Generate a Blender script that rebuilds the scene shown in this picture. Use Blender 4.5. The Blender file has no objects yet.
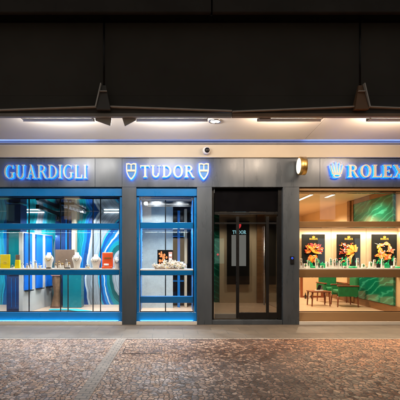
import bpy, bmesh, math, random
from mathutils import Vector, Matrix
R = math.radians
rnd = random.Random(7)
S = bpy.context.scene
COL = S.collection

# ------------------------------------------------------------------ camera, sky, exposure
F, PX, PY = 430.0, 168.0, 256.0          # focal length in photo pixels, vanishing point
EYE = 1.6
D0 = 10.0                                # metres from the lens to the facade (y = 0)
cam = bpy.data.cameras.new('camera'); co = bpy.data.objects.new('camera', cam); COL.objects.link(co)
co.location = (0, -D0, EYE); co.rotation_euler = (R(90), 0, 0)
cam.sensor_width = 36; cam.lens = F / 400 * 36
cam.shift_x = (200 - PX) / 400; cam.shift_y = (PY - 200) / 400
cam.clip_start = 0.05; cam.clip_end = 300
S.camera = co
W = bpy.data.worlds.new('World'); S.world = W; W.use_nodes = True
wn = W.node_tree.nodes; bgn = wn['Background']
sky = wn.new('ShaderNodeTexSky'); sky.sky_type = 'NISHITA'; sky.sun_disc = False
sky.sun_elevation = R(-3); sky.sun_rotation = R(200)
# night: the sky after sunset plus the grey glow of the town
glow = wn.new('ShaderNodeMix'); glow.data_type = 'RGBA'; glow.inputs[0].default_value = .8
glow.inputs[7].default_value = (1.0, .93, .84, 1); W.node_tree.links.new(sky.outputs[0], glow.inputs[6])
W.node_tree.links.new(glow.outputs[2], bgn.inputs[0]); bgn.inputs[1].default_value = 0.21
S.view_settings.view_transform = 'Standard'; S.view_settings.look = 'None'
S.view_settings.exposure = 0; S.view_settings.gamma = 1; S.view_settings.use_curve_mapping = False
S.cycles.use_denoising = True
S.cycles.max_bounces = 8; S.cycles.transparent_max_bounces = 24
S.cycles.sample_clamp_indirect = 4; S.cycles.caustics_reflective = False; S.cycles.caustics_refractive = False

# ------------------------------------------------------------------ helpers
def P(px, py, d):
    k = d / F
    return Vector(((px - PX) * k, d - D0, EYE + (PY - py) * k))
def X(px, d=D0): return (px - PX) * d / F
def Z(py, d=D0): return EYE + (PY - py) * d / F

class MB:
    def __init__(s): s.bm = bmesh.new(); s.mi = 0
    def f(s, vs, sm=False):
        try:
            fc = s.bm.faces.new(vs); fc.material_index = s.mi; fc.smooth = sm; return fc
        except ValueError: return None
    def v(s, p): return s.bm.verts.new(p)
    def box(s, x0, x1, y0, y1, z0, z1):
        c = [s.v((x, y, z)) for z in (z0, z1) for y in (y0, y1) for x in (x0, x1)]
        for q in ((0,2,3,1),(4,5,7,6),(0,1,5,4),(2,6,7,3),(0,4,6,2),(1,3,7,5)): s.f([c[i] for i in q])
        return s
    def pbox(s, a, b, c, d, d0, th):     # photo rectangle a..c x b..d read at distance d0, th metres deep
        return s.box(X(a,d0), X(c,d0), d0-D0, d0-D0+th, Z(d,d0), Z(b,d0))
    def prism(s, poly, y0, y1):          # poly of (x, z)
        a = [s.v((x, y0, z)) for x, z in poly]; b = [s.v((x, y1, z)) for x, z in poly]
        s.f(a); s.f(b[::-1]); n = len(poly)
        for i in range(n): s.f([a[i], b[i], b[(i+1)%n], a[(i+1)%n]])
        return s
    def strip(s, po, pi, y0, y1):        # ring segment between two point lists
        n = len(po)
        A = [s.v((x,y0,z)) for x,z in po]; B = [s.v((x,y0,z)) for x,z in pi]
        C = [s.v((x,y1,z)) for x,z in po]; D = [s.v((x,y1,z)) for x,z in pi]
        for i in range(n-1):
            s.f([A[i],A[i+1],B[i+1],B[i]]); s.f([C[i],D[i],D[i+1],C[i+1]])
            s.f([A[i],C[i],C[i+1],A[i+1]]); s.f([B[i],B[i+1],D[i+1],D[i]])
        s.f([A[0],B[0],D[0],C[0]]); s.f([A[-1],C[-1],D[-1],B[-1]])
        return s
    def lathe(s, prof, o=(0,0,0), n=20, axis='z', sx=1, sy=1):
        rings = []
        for r, h in prof:
            ring = []
            for i in range(n):
                t = 2*math.pi*i/n; a, b = r*math.cos(t)*sx, r*math.sin(t)*sy
                p = (a, b, h) if axis == 'z' else ((h, a, b) if axis == 'x' else (a, h, b))
                ring.append(s.v((p[0]+o[0], p[1]+o[1], p[2]+o[2])))
            rings.append(ring)
        for k in range(len(rings)-1):
            for i in range(n): s.f([rings[k][i], rings[k][(i+1)%n], rings[k+1][(i+1)%n], rings[k+1][i]], True)
        s.f(rings[0][::-1]); s.f(rings[-1])
        return s
    def tube(s, pts, r, n=8, r1=None):
        pts = [Vector(p) for p in pts]; rings = []
        for k, p in enumerate(pts):
            t = (pts[min(k+1,len(pts)-1)] - pts[max(k-1,0)]).normalized()
            u = t.cross(Vector((0,0,1)) if abs(t.z) < .9 else Vector((1,0,0))).normalized(); w = t.cross(u)
            rr = r if r1 is None else r + (r1-r)*k/(len(pts)-1)
            rings.append([s.v(p + rr*(math.cos(2*math.pi*i/n)*u + math.sin(2*math.pi*i/n)*w)) for i in range(n)])
        for k in range(len(rings)-1):
            for i in range(n): s.f([rings[k][i], rings[k][(i+1)%n], rings[k+1][(i+1)%n], rings[k+1][i]], True)
        s.f(rings[0][::-1]); s.f(rings[-1])
        return s
    def torus(s, c, rx, rz, r, n=20, m=6, axis='y'):
        rings = []
        for i in range(n):
            t = 2*math.pi*i/n; ring = []
            for j in range(m):
                q = 2*math.pi*j/m; e = r*math.cos(q)
                a, b, h = (rx+e)*math.cos(t), (rz+e)*math.sin(t), r*math.sin(q)
                p = (a, h, b) if axis == 'y' else ((a, b, h) if axis == 'z' else (h, a, b))
                ring.append(s.v((c[0]+p[0], c[1]+p[1], c[2]+p[2])))
            rings.append(ring)
        for i in range(n):
            for j in range(m): s.f([rings[i][j], rings[(i+1)%n][j], rings[(i+1)%n][(j+1)%m], rings[i][(j+1)%m]], True)
        return s
    def build(s, name, m, parent=None, bevel=0, seg=2):
        bmesh.ops.recalc_face_normals(s.bm, faces=s.bm.faces)
        me = bpy.data.meshes.new(name); s.bm.to_mesh(me); s.bm.free()
        for q in (m if isinstance(m, (list, tuple)) else [m]): me.materials.append(q)
        o = bpy.data.objects.new(name, me); COL.objects.link(o)
        if parent:
            w = Vector((0,0,0)); q = parent
            while q: w += q.location; q = q.parent
            me.transform(Matrix.Translation(-w)); o.parent = parent
        if bevel:
            b = o.modifiers.new('bevel', 'BEVEL'); b.width = bevel; b.segments = seg; b.limit_method = 'ANGLE'; b.angle_limit = R(40)
        return o

def tag(o, label, cat, group=None):
    o['label'] = label; o['category'] = cat
    if group: o['group'] = group
    return o
def thing(name, label, cat, loc=(0,0,0), group=None):
    o = bpy.data.objects.new(name, None); COL.objects.link(o); o.location = loc; o.empty_display_size = .1
    return tag(o, label, cat, group)
def struct(o, kind='structure'):
    o['kind'] = kind; return o
def dup(root, loc, label):
    r = root.copy(); COL.objects.link(r); r.location = loc; r['label'] = label
    for ch in list(root.children):
        c = ch.copy(); COL.objects.link(c); c.parent = r
        for g in list(ch.children):
            e = g.copy(); COL.objects.link(e); e.parent = c
    return r
def area(name, loc, size, power, col, rot=(0,0,0), parent=None, spread=180):
    l = bpy.data.lights.new(name, 'AREA'); l.shape = 'RECTANGLE'; l.size, l.size_y = size
    l.energy = power; l.color = col; l.spread = R(spread)
    o = bpy.data.objects.new(name, l); COL.objects.link(o); o.location = loc; o.rotation_euler = rot
    if parent: o.location = Vector(loc) - parent.location; o.parent = parent
    return o
def spot(name, loc, power, col, ang=120, blend=.6, rad=.04, rot=(0,0,0), parent=None):
    l = bpy.data.lights.new(name, 'SPOT'); l.energy = power; l.color = col; l.spot_size = R(ang); l.spot_blend = blend; l.shadow_soft_size = rad
    o = bpy.data.objects.new(name, l); COL.objects.link(o); o.location = loc; o.rotation_euler = rot
    if parent: o.location = Vector(loc) - parent.location; o.parent = parent
    return o

# ------------------------------------------------------------------ materials
def new_mat(n):
    m = bpy.data.materials.new(n); m.use_nodes = True; nt = m.node_tree
    return m, nt, nt.nodes['Principled BSDF']
def pos_map(nt, scale=(1,1,1)):
    g = nt.nodes.new('ShaderNodeTexCoord'); mp = nt.nodes.new('ShaderNodeMapping'); mp.inputs['Scale'].default_value = scale
    nt.links.new(g.outputs['Object'], mp.inputs['Vector']); return mp.outputs[0]
def ramp(nt, stops, interp='LINEAR'):
    r = nt.nodes.new('ShaderNodeValToRGB'); r.color_ramp.interpolation = interp
    e = r.color_ramp.elements
    while len(e) < len(stops): e.new(.5)
    for q, (p, c) in zip(e, stops): q.position = p; q.color = (*c, 1)
    return r
def mth(nt, op, a, b=None, clamp=False):
    n = nt.nodes.new('ShaderNodeMath'); n.operation = op; n.use_clamp = clamp
    for i, x in enumerate((a, b)):
        if x is None: continue
        if hasattr(x, 'links'): nt.links.new(x, n.inputs[i])
        else: n.inputs[i].default_value = x
    return n.outputs[0]
def mixc(nt, fac, a, b):
    n = nt.nodes.new('ShaderNodeMix'); n.data_type = 'RGBA'
    for i, x in ((0, fac), (6, a), (7, b)):
        if hasattr(x, 'links'): nt.links.new(x, n.inputs[i])
        else: n.inputs[i].default_value = x if i == 0 else (*x, 1)
    return n.outputs[2]
def noise(nt, vec, scale, detail=4, rough=.5):
    n = nt.nodes.new('ShaderNodeTexNoise'); n.inputs['Scale'].default_value = scale; n.inputs['Detail'].default_value = detail; n.inputs['Roughness'].default_value = rough
    nt.links.new(vec, n.inputs['Vector']); return n
def bump(nt, b, h, st=.2, dist=.01):
    n = nt.nodes.new('ShaderNodeBump'); n.inputs['Strength'].default_value = st; n.inputs['Distance'].default_value = dist
    nt.links.new(h, n.inputs['Height']); nt.links.new(n.outputs[0], b.inputs['Normal'])
def mat(n, col, rough=.5, metal=0, var=.12, scale=6, stretch=(1,1,1), bmp=0, rvar=.08, spec=.5):
    m, nt, b = new_mat(n)
    v = pos_map(nt, stretch); ns = noise(nt, v, scale, 5)
    lo = tuple(max(0, c*(1-var)) for c in col); hi = tuple(min(1, c*(1+var)) for c in col)
    r = ramp(nt, [(.3, lo), (.7, hi)]); nt.links.new(ns.outputs[0], r.inputs[0]); nt.links.new(r.outputs[0], b.inputs['Base Color'])
    rr = nt.nodes.new('ShaderNodeMapRange'); rr.inputs[3].default_value = max(.02, rough-rvar); rr.inputs[4].default_value = min(1, rough+rvar)
    ns2 = noise(nt, v, scale*2.3, 3); nt.links.new(ns2.outputs[0], rr.inputs[0]); nt.links.new(rr.outputs[0], b.inputs['Roughness'])
    b.inputs['Metallic'].default_value = metal; b.inputs['Specular IOR Level'].default_value = spec
    if bmp: bump(nt, b, ns2.outputs[0], bmp)
    return m
def emit(n, col, st):
    m = bpy.data.materials.new(n); m.use_nodes = True; nt = m.node_tree; nt.nodes.clear()
    e = nt.nodes.new('ShaderNodeEmission'); o = nt.nodes.new('ShaderNodeOutputMaterial')
    e.inputs[0].default_value = (*col, 1); e.inputs[1].default_value = st; nt.links.new(e.outputs[0], o.inputs[0]); return m
def glass_mat(n, tint=(1,1,1), base=.05):
    m = bpy.data.materials.new(n); m.use_nodes = True; nt = m.node_tree; nt.nodes.clear()
    t = nt.nodes.new('ShaderNodeBsdfTransparent'); t.inputs[0].default_value = (*tint, 1)
    g = nt.nodes.new('ShaderNodeBsdfGlossy'); g.inputs['Roughness'].default_value = .015
    lw = nt.nodes.new('ShaderNodeLayerWeight'); lw.inputs[0].default_value = .5
    f = mth(nt, 'ADD', mth(nt, 'MULTIPLY', mth(nt, 'POWER', lw.outputs['Facing'], 5), .9), base, True)
    mx = nt.nodes.new('ShaderNodeMixShader'); o = nt.nodes.new('ShaderNodeOutputMaterial')
    nt.links.new(f, mx.inputs[0]); nt.links.new(t.outputs[0], mx.inputs[1]); nt.links.new(g.outputs[0], mx.inputs[2]); nt.links.new(mx.outputs[0], o.inputs[0])
    return m

def paving_mat():
    m, nt, b = new_mat('mosaic_paving')
    v = pos_map(nt, (1, .8, 1))
    wn_ = noise(nt, v, 5, 2)
    wv = nt.nodes.new('ShaderNodeVectorMath'); wv.operation = 'MULTIPLY_ADD'
    nt.links.new(wn_.outputs['Color'], wv.inputs[0]); wv.inputs[1].default_value = (.10, .10, 0); nt.links.new(v, wv.inputs[2])
    wf = noise(nt, v, 38, 2); wv0 = wv; wv = nt.nodes.new('ShaderNodeVectorMath'); wv.operation = 'MULTIPLY_ADD'
    nt.links.new(wf.outputs['Color'], wv.inputs[0]); wv.inputs[1].default_value = (.022,.022,0); nt.links.new(wv0.outputs[0], wv.inputs[2])
    def vor(feat):
        q = nt.nodes.new('ShaderNodeTexVoronoi'); q.voronoi_dimensions = '2D'; q.feature = feat; q.inputs['Scale'].default_value = 17.5
        q.inputs['Randomness'].default_value = .92; nt.links.new(wv.outputs[0], q.inputs['Vector']); return q
    vc = vor('F1'); ve = vor('DISTANCE_TO_EDGE')
    sep = nt.nodes.new('ShaderNodeSeparateColor'); nt.links.new(vc.outputs['Color'], sep.inputs[0])
    big = noise(nt, v, .55, 3)
    pg = nt.nodes.new('ShaderNodeTexCoord'); sx = nt.nodes.new('ShaderNodeSeparateXYZ'); nt.links.new(pg.outputs['Object'], sx.inputs[0])
    # a browner field of stones in the middle of the pavement, drifting with the noise
    dx = mth(nt, 'ABSOLUTE', mth(nt, 'SUBTRACT', sx.outputs[0], 1.55))
    zone = mth(nt, 'SUBTRACT', 1.0, mth(nt, 'DIVIDE', dx, 1.7), True)
    fld = mth(nt, 'ADD', mth(nt, 'MULTIPLY', zone, .55), mth(nt, 'MULTIPLY', mth(nt, 'SUBTRACT', big.outputs[0], .5), .9))
    idx = mth(nt, 'SUBTRACT', sep.outputs[0], fld, True)
    cr = ramp(nt, [(0, (.095,.050,.032)), (.14, (.15,.085,.057)), (.26, (.24,.155,.115)), (.42, (.36,.26,.205)), (.6, (.48,.38,.31)), (.8, (.34,.235,.185)), (1, (.62,.52,.43))])
    nt.links.new(idx, cr.inputs[0])
    # warm light from the right hand shop put into the stone tint
    rz = mth(nt, 'DIVIDE', mth(nt, 'SUBTRACT', mth(nt, 'ADD', sx.outputs[0], mth(nt, 'MULTIPLY', big.outputs[0], 1.6)), 1.9), 1.7, True)
    tint = mixc(nt, mth(nt, 'MULTIPLY', rz, .95), (1.12,.94,.82), (1.30,.76,.45))
    tn = nt.nodes.new('ShaderNodeVectorMath'); tn.operation = 'MULTIPLY'; nt.links.new(cr.outputs[0], tn.inputs[0]); nt.links.new(tint, tn.inputs[1])
    gr = noise(nt, v, 60, 4); g2 = mth(nt, 'ADD', mth(nt, 'MULTIPLY', gr.outputs[0], .5), .75)
    grn = nt.nodes.new('ShaderNodeVectorMath'); grn.operation = 'SCALE'; nt.links.new(tn.outputs[0], grn.inputs[0]); nt.links.new(g2, grn.inputs['Scale'])
    jm = nt.nodes.new('ShaderNodeMapRange'); jm.interpolation_type = 'SMOOTHSTEP'; jm.inputs[1].default_value = .045; jm.inputs[2].default_value = .14; nt.links.new(ve.outputs['Distance'], jm.inputs[0])
    dn = noise(nt, v, 1.3, 6, .65); dr_ = nt.nodes.new('ShaderNodeMapRange'); dr_.inputs[1].default_value = .32; dr_.inputs[2].default_value = .66; dr_.inputs[3].default_value = .62; dr_.inputs[4].default_value = 1.06; nt.links.new(dn.outputs[0], dr_.inputs[0])
    jn = noise(nt, v, 2.1, 3); jc = ramp(nt, [(.40,(.010,.008,.006)),(.66,(.085,.066,.052))]); nt.links.new(jn.outputs[0], jc.inputs[0])
    c0 = mixc(nt, jm.outputs[0], jc.outputs[0], grn.outputs[0])
    cs = nt.nodes.new('ShaderNodeVectorMath'); cs.operation = 'SCALE'; nt.links.new(c0, cs.inputs[0]); nt.links.new(dr_.outputs[0], cs.inputs['Scale'])
    nt.links.new(cs.outputs[0], b.inputs['Base Color'])
    rr = nt.nodes.new('ShaderNodeMapRange'); rr.inputs[3].default_value = .38; rr.inputs[4].default_value = .7; nt.links.new(sep.outputs[1], rr.inputs[0]); nt.links.new(rr.outputs[0], b.inputs['Roughness'])
    h = mth(nt, 'ADD', jm.outputs[0], mth(nt, 'ADD', mth(nt, 'MULTIPLY', sep.outputs[2], .35), mth(nt, 'MULTIPLY', gr.outputs[0], .25)))
    tl = nt.nodes.new('ShaderNodeVectorMath'); tl.operation = 'SUBTRACT'; nt.links.new(wv.outputs[0], tl.inputs[0]); nt.links.new(vc.outputs['Position'], tl.inputs[1])
    cd = nt.nodes.new('ShaderNodeVectorMath'); cd.operation = 'SUBTRACT'; nt.links.new(vc.outputs['Color'], cd.inputs[0]); cd.inputs[1].default_value = (.5,.5,.5)
    dt = nt.nodes.new('ShaderNodeVectorMath'); dt.operation = 'DOT_PRODUCT'; nt.links.new(tl.outputs[0], dt.inputs[0]); nt.links.new(cd.outputs[0], dt.inputs[1])
    h = mth(nt, 'ADD', h, mth(nt, 'MULTIPLY', dt.outputs['Value'], 16))
    bump(nt, b, h, .8, .012)
    return m
def brick_mat(n, c1, c2, mortar, bw, bh, ms, rot=0, bstr=.4, off=.5):
    m, nt, b = new_mat(n)
    g = nt.nodes.new('ShaderNodeTexCoord'); mp = nt.nodes.new('ShaderNodeMapping'); mp.inputs['Rotation'].default_value = rot if isinstance(rot, tuple) else (0,0,rot); nt.links.new(g.outputs['Object'], mp.inputs['Vector'])
    q = nt.nodes.new('ShaderNodeTexBrick'); q.inputs['Scale'].default_value = 1; q.inputs['Brick Width'].default_value = bw; q.inputs['Row Height'].default_value = bh; q.inputs['Mortar Size'].default_value = ms
    q.offset = off
    q.inputs['Color1'].default_value = (*c1,1); q.inputs['Color2'].default_value = (*c2,1); q.inputs['Mortar'].default_value = (*mortar,1)
    nt.links.new(mp.outputs[0], q.inputs['Vector'])
    ns = noise(nt, mp.outputs[0], 3.5, 6, .6); s2 = mth(nt, 'ADD', mth(nt, 'MULTIPLY', ns.outputs[0], .8), .6)
    sc = nt.nodes.new('ShaderNodeVectorMath'); sc.operation = 'SCALE'; nt.links.new(q.outputs['Color'], sc.inputs[0]); nt.links.new(s2, sc.inputs['Scale']); nt.links.new(sc.outputs[0], b.inputs['Base Color'])
    b.inputs['Roughness'].default_value = .55
    bump(nt, b, mth(nt, 'ADD', mth(nt, 'MULTIPLY', q.outputs['Fac'], -1), mth(nt, 'MULTIPLY', ns.outputs[0], .4)), bstr, .008)
    return m
def swirl_mat():
    m, nt, b = new_mat('swirl_wall')
    g = nt.nodes.new('ShaderNodeTexCoord'); sp = nt.nodes.new('ShaderNodeSeparateXYZ'); nt.links.new(g.outputs['Object'], sp.inputs[0])
    u = mth(nt, 'DIVIDE', mth(nt, 'SUBTRACT', sp.outputs[0], -1.30), 1.27); w = mth(nt, 'DIVIDE', mth(nt, 'SUBTRACT', sp.outputs[2], 1.03), 2.7)
    r = mth(nt, 'SQRT', mth(nt, 'ADD', mth(nt, 'MULTIPLY', u, u), mth(nt, 'MULTIPLY', w, w)))
    n1 = noise(nt, g.outputs['Object'], 1.1, 2); n2 = noise(nt, g.outputs['Object'], 9, 3)
    r = mth(nt, 'ADD', r, mth(nt, 'ADD', mth(nt, 'MULTIPLY', mth(nt, 'SUBTRACT', n1.outputs[0], .5), .22), mth(nt, 'MULTIPLY', mth(nt, 'SUBTRACT', n2.outputs[0], .5), .02)))
    gy, db, mb, te, cy, wh, dg = (.30,.35,.40), (.0,.07,.30), (.0,.17,.52), (.0,.24,.30), (.02,.42,.62), (.62,.72,.78), (.0,.09,.10)
    st = [(0,gy),(.28,dg),(.36,te),(.42,mb),(.47,wh),(.49,mb),(.55,db),(.59,cy),(.62,gy),(.90,wh),(.93,db),(1.02,mb),(1.08,cy),(1.10,te),(1.30,(.0,.30,.34)),(1.42,mb),(1.55,cy),(1.60,gy),(1.72,te),(1.80,(.0,.30,.34)),(1.98,cy),(2.06,gy),(2.2,te),(2.34,cy),(2.5,te),(2.62,gy),(2.75,mb),(2.9,cy)]
    cr = ramp(nt, [(p/3.2, c) for p, c in st], 'CONSTANT')
    nt.links.new(mth(nt, 'DIVIDE', r, 3.2), cr.inputs[0])
    cmb = nt.nodes.new('ShaderNodeCombineXYZ'); nt.links.new(mth(nt, 'MULTIPLY', r, 34), cmb.inputs[0]); nt.links.new(mth(nt, 'MULTIPLY', sp.outputs[2], .9), cmb.inputs[1])
    fs = noise(nt, cmb.outputs[0], 1.0, 3, .6); fm = nt.nodes.new('ShaderNodeMapRange'); fm.inputs[1].default_value = .3; fm.inputs[2].default_value = .7; fm.inputs[3].default_value = .45; fm.inputs[4].default_value = 1.25; nt.links.new(fs.outputs[0], fm.inputs[0])
    sc = nt.nodes.new('ShaderNodeVectorMath'); sc.operation = 'SCALE'; nt.links.new(cr.outputs[0], sc.inputs[0]); nt.links.new(fm.outputs[0], sc.inputs['Scale'])
    nt.links.new(sc.outputs[0], b.inputs['Base Color']); b.inputs['Roughness'].default_value = .3
    return m
def vein_mat(n, base, line, scale=3, dist=6):
    m, nt, b = new_mat(n)
    v = pos_map(nt, (1, .55, 1.5)); q = nt.nodes.new('ShaderNodeTexWave'); q.wave_type = 'BANDS'; q.bands_direction = 'DIAGONAL'
    q.inputs['Scale'].default_value = scale; q.inputs['Distortion'].default_value = dist; q.inputs['Detail'].default_value = 3; q.inputs['Detail Scale'].default_value = .8
    nt.links.new(v, q.inputs['Vector'])
    ns = noise(nt, v, .9, 3)
    c0 = mixc(nt, ns.outputs[0], tuple(x*.35 for x in base), tuple(min(1,x*1.7) for x in base))
    r = ramp(nt, [(0,(0,0,0)),(.86,(.10,.10,.10)),(.97,(1,1,1))]); nt.links.new(q.outputs[0], r.inputs[0])
    c = mixc(nt, mth(nt, 'MULTIPLY', r.outputs[0], .8), c0, line)
    nt.links.new(c, b.inputs['Base Color']); b.inputs['Roughness'].default_value = .12
    return m
def cladding_mat():
    m, nt, b = new_mat('grey_cladding')
    v = pos_map(nt, (1,1,.22)); n1 = noise(nt, v, 2.6, 6, .62); v2 = pos_map(nt); n2 = noise(nt, v2, 40, 3); n3 = noise(nt, v2, .9, 2)
    f = mth(nt, 'ADD', mth(nt, 'MULTIPLY', n1.outputs[0], .5), mth(nt, 'MULTIPLY', n3.outputs[0], .5))
    r = ramp(nt, [(.3,(.048,.062,.080)),(.52,(.082,.100,.124)),(.72,(.112,.134,.162))]); nt.links.new(f, r.inputs[0]); nt.links.new(r.outputs[0], b.inputs['Base Color'])
    rr = nt.nodes.new('ShaderNodeMapRange'); rr.inputs[1].default_value=.3; rr.inputs[2].default_value=.7; rr.inputs[3].default_value = .22; rr.inputs[4].default_value = .40; nt.links.new(n1.outputs[0], rr.inputs[0]); nt.links.new(rr.outputs[0], b.inputs['Roughness'])
    b.inputs['Metallic'].default_value = .25
    bump(nt, b, n2.outputs[0], .06, .004)
    return m

M = {}
M['paving'] = paving_mat()
M['strip'] = brick_mat('stone_strip', (.105,.083,.064), (.128,.103,.08), (.075,.064,.054), .62, .40, .008)
M['setts'] = brick_mat('small_setts', (.31,.255,.21), (.22,.18,.15), (.07,.06,.05), .13, .085, .008)
M['setts_edge'] = brick_mat('edge_setts', (.27,.23,.19), (.21,.175,.145), (.11,.095,.08), .12, .11, .008)
M['clad'] = cladding_mat()
M['cream'] = mat('cream_fascia', (.50,.445,.355), .6, var=.06, scale=1.2, bmp=.03)
M['soffit'] = mat('soffit_panel', (.84,.81,.77), .45, var=.05, scale=.8, stretch=(.3,1,1))
M['dark_wall'] = mat('dark_render', (.070,.064,.055), .85, var=.14, scale=1.1, bmp=.05)
M['dark_beam'] = mat('dark_concrete', (.046,.042,.037), .85, var=.18, scale=1.6, bmp=.08)
M['bronze'] = mat('bronze_tone', (.30,.17,.095), .45, .1, var=.12, scale=3)  # fin and beam of the right canopy, browner than the left
M['canopy'] = mat('canopy_metal', (.11,.105,.10), .45, .1, var=.12, scale=3)
M['beam'] = mat('beam_paint', (.40,.39,.37), .5, .0, var=.08, scale=3)
M['bronze_beam'] = mat('bronze_beam_tone', (.40,.29,.20), .5, .0, var=.1, scale=3)
M['cove_grey'] = mat('cove_grey', (.22,.22,.23), .6, var=.05)
M['lip'] = mat('canopy_lip', (.75,.72,.68), .5, 0, var=.06)
M['paddle'] = mat('grey_plate', (.72,.72,.70), .5, .2, var=.06)
M['blue'] = mat('blue_paint', (.0,.145,.44), .3, var=.07, scale=2)
M['navy'] = mat('navy_panel', (.006,.03,.12), .35, var=.1)
M['teal'] = mat('teal_panel', (.0,.16,.20), .25, var=.18, scale=1.5)
M['niche_blue'] = mat('niche_blue', (.0,.14,.62), .35, var=.2, scale=2, stretch=(1,1,.3))
M['black'] = mat('black_metal', (.012,.012,.013), .3, .3, var=.2)
M['mirror'] = mat('mirror_ceiling', (.62,.74,.80), .05, 1, var=.02, rvar=.02)
M['wallgrey'] = mat('pale_grey_wall', (.50,.49,.47), .7, var=.05, scale=2)
M['beige'] = mat('beige_wall', (.52,.42,.29), .65, var=.05, scale=2)
M['peach_cool'] = mat('pale_peach_floor', (.74,.50,.34), .32, var=.06, scale=2.2)
M['tan'] = mat('tan_panel', (.62,.45,.27), .5, var=.05, scale=1.5)
M['peach'] = mat('peach_floor', (.60,.44,.31), .32, var=.07, scale=2.2)
M['ceil_tan'] = mat('tan_ceiling', (.68,.54,.39), .7, var=.03, scale=1)
M['brown'] = mat('walnut', (.20,.095,.035), .4, var=.25, scale=5, stretch=(.6,.6,4))
M['brownband'] = mat('bronze_band', (.28,.165,.075), .38, .1, var=.1, scale=4, stretch=(.2,1,1))
M['redwood'] = mat('red_brown_wood', (.19,.05,.018), .35, var=.25, scale=8, stretch=(1,1,.3))
M['green'] = mat('green_velvet', (.0,.17,.055), .75, var=.2, scale=14, bmp=.05)
M['greend'] = mat('green_block', (.0,.30,.12), .4, var=.1)
M['greenwall'] = vein_mat('green_stone', (.0,.13,.075), (.04,.36,.24), 2.3, 9)
M['white'] = mat('white_lacquer', (.80,.79,.76), .35, var=.04)
M['counter'] = mat('pale_counter', (.80,.78,.74), .25, var=.03)
M['gold'] = mat('satin_gold', (.72,.48,.16), .36, 1, var=.06)
M['brass'] = mat('pale_brass', (.66,.62,.54), .45, .1, var=.06, scale=14)
M['silver'] = mat('pale_silver', (.58,.57,.54), .42, .2, var=.08, scale=14)
M['steel'] = mat('steel', (.6,.6,.6), .25, 1, var=.05)
M['yellow'] = mat('yellow_card', (.85,.68,.0), .5, var=.05)
M['orange'] = mat('orange_leather', (.80,.10,.02), .5, var=.08)
M['brownboard'] = mat('brown_felt', (.16,.11,.08), .85, var=.1, scale=10)
M['bust'] = mat('white_linen', (.80,.75,.68), .8, var=.04, scale=30)
M['rose'] = mat('rose_fabric', (.62,.30,.24), .8, var=.1)
M['cloth'] = mat('brown_cloth', (.17,.09,.045), .85, var=.3, scale=9, bmp=.1)
M['turq'] = mat('turquoise_carpet', (.03,.42,.44), .9, var=.1, scale=20)
M['mosaic'] = brick_mat('mosaic_wall', (.46,.50,.50), (.41,.45,.45), (.36,.40,.40), .026, .026, .002, (R(90),0,0), .1, 0)
M['screen_dark'] = mat('dark_screen', (.008,.008,.008), .12, var=.2)
M['petal_o'] = mat('orange_print', (.80,.13,.01), .4, var=.25, scale=25)
M['petal_y'] = mat('yellow_print', (.85,.40,.05), .4, var=.2, scale=25)
M['petal_p'] = mat('peach_print', (.82,.27,.09), .4, var=.2, scale=25)
M['petal_r'] = mat('red_print', (.62,.05,.05), .4, var=.25, scale=25)
M['header'] = mat('black_gloss_panel', (.004,.004,.005), .06, var=.2, rvar=.03, spec=.3)
M['poster'] = mat('black_poster', (.006,.007,.007), .5, var=.2, spec=.15)
M['glass'] = glass_mat('window_glass', (.985,.99,.99), .045)
M['glass_in'] = glass_mat('inner_glass', (.97,.985,.985), .03)
M['glass_door'] = glass_mat('door_glass', (.86,.87,.86), .13)
M['halo'] = emit('blue_halo', (.002,.20,1), 24)
M['cove'] = emit('cove_diffuser', (.30,.42,.88), .50)
M['led'] = emit('led_white', (1,.95,.85), 60)
M['led_cool'] = emit('led_cool', (.86,.95,1), 3.5)
M['led_warm'] = emit('led_warm', (1,.86,.62), 3.0)
M['clockface'] = emit('lit_clock_face', (1,.93,.72), 1.6)
M['screen'] = emit('lit_screen', (.62,.60,.55), .36)
M['cyan'] = emit('cyan_letters', (.45,.9,1), 1.2)
M['redlit'] = emit('red_shield', (.9,.05,.06), 1.0)
M['reflA'] = emit('warm_lit_window', (1,.72,.42), 1.1); M['reflB'] = emit('cool_lit_window', (.7,.9,1), .8); M['reflC'] = emit('green_lit_window', (.4,.75,.6), .5)
M['bluelit'] = emit('blue_indicator', (.05,.12,1), 2)
COOL, NEUT, WARM = (.90,.96,1), (1,.84,.66), (1,.77,.52)

# ------------------------------------------------------------------ ground
MB().box(-30,30,-30,.3,-.3,0).build('mosaic_pavement', M['paving'])
struct(bpy.data.objects['mosaic_pavement'])
struct(MB().box(-30,30,-1.62,-.004,-.05,.005).build('stone_strip', M['strip']))
struct(MB().box(-30,30,-1.74,-1.622,-.05,.004).build('edge_setts', M['setts_edge']))
sb = MB(); sb.box(0,.17,-9,-1.742,-.05,.006)
sbo = struct(sb.build('sett_band', M['setts'])); sbo.location = (-.94, 0, 0); sbo.rotation_euler = (0,0,R(-1.2))
ac = thing('access_cover', 'mosaic filled access cover with a thin dark metal rim set in the pavement', 'access cover', (-.55,-2.75,0))
q = MB()
for a in ((-.75,-.10,-2.975,-2.966),(-.75,-.10,-2.50,-2.491),(-.75,-.741,-2.965,-2.501),(-.109,-.10,-2.965,-2.501)): q.box(*a,-.02,.005)
q.build('rim', M['black'], ac)
MB().box(-.733,-.117,-2.963,-2.502,-.02,.003).build('infill', M['paving'], ac)

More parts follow.
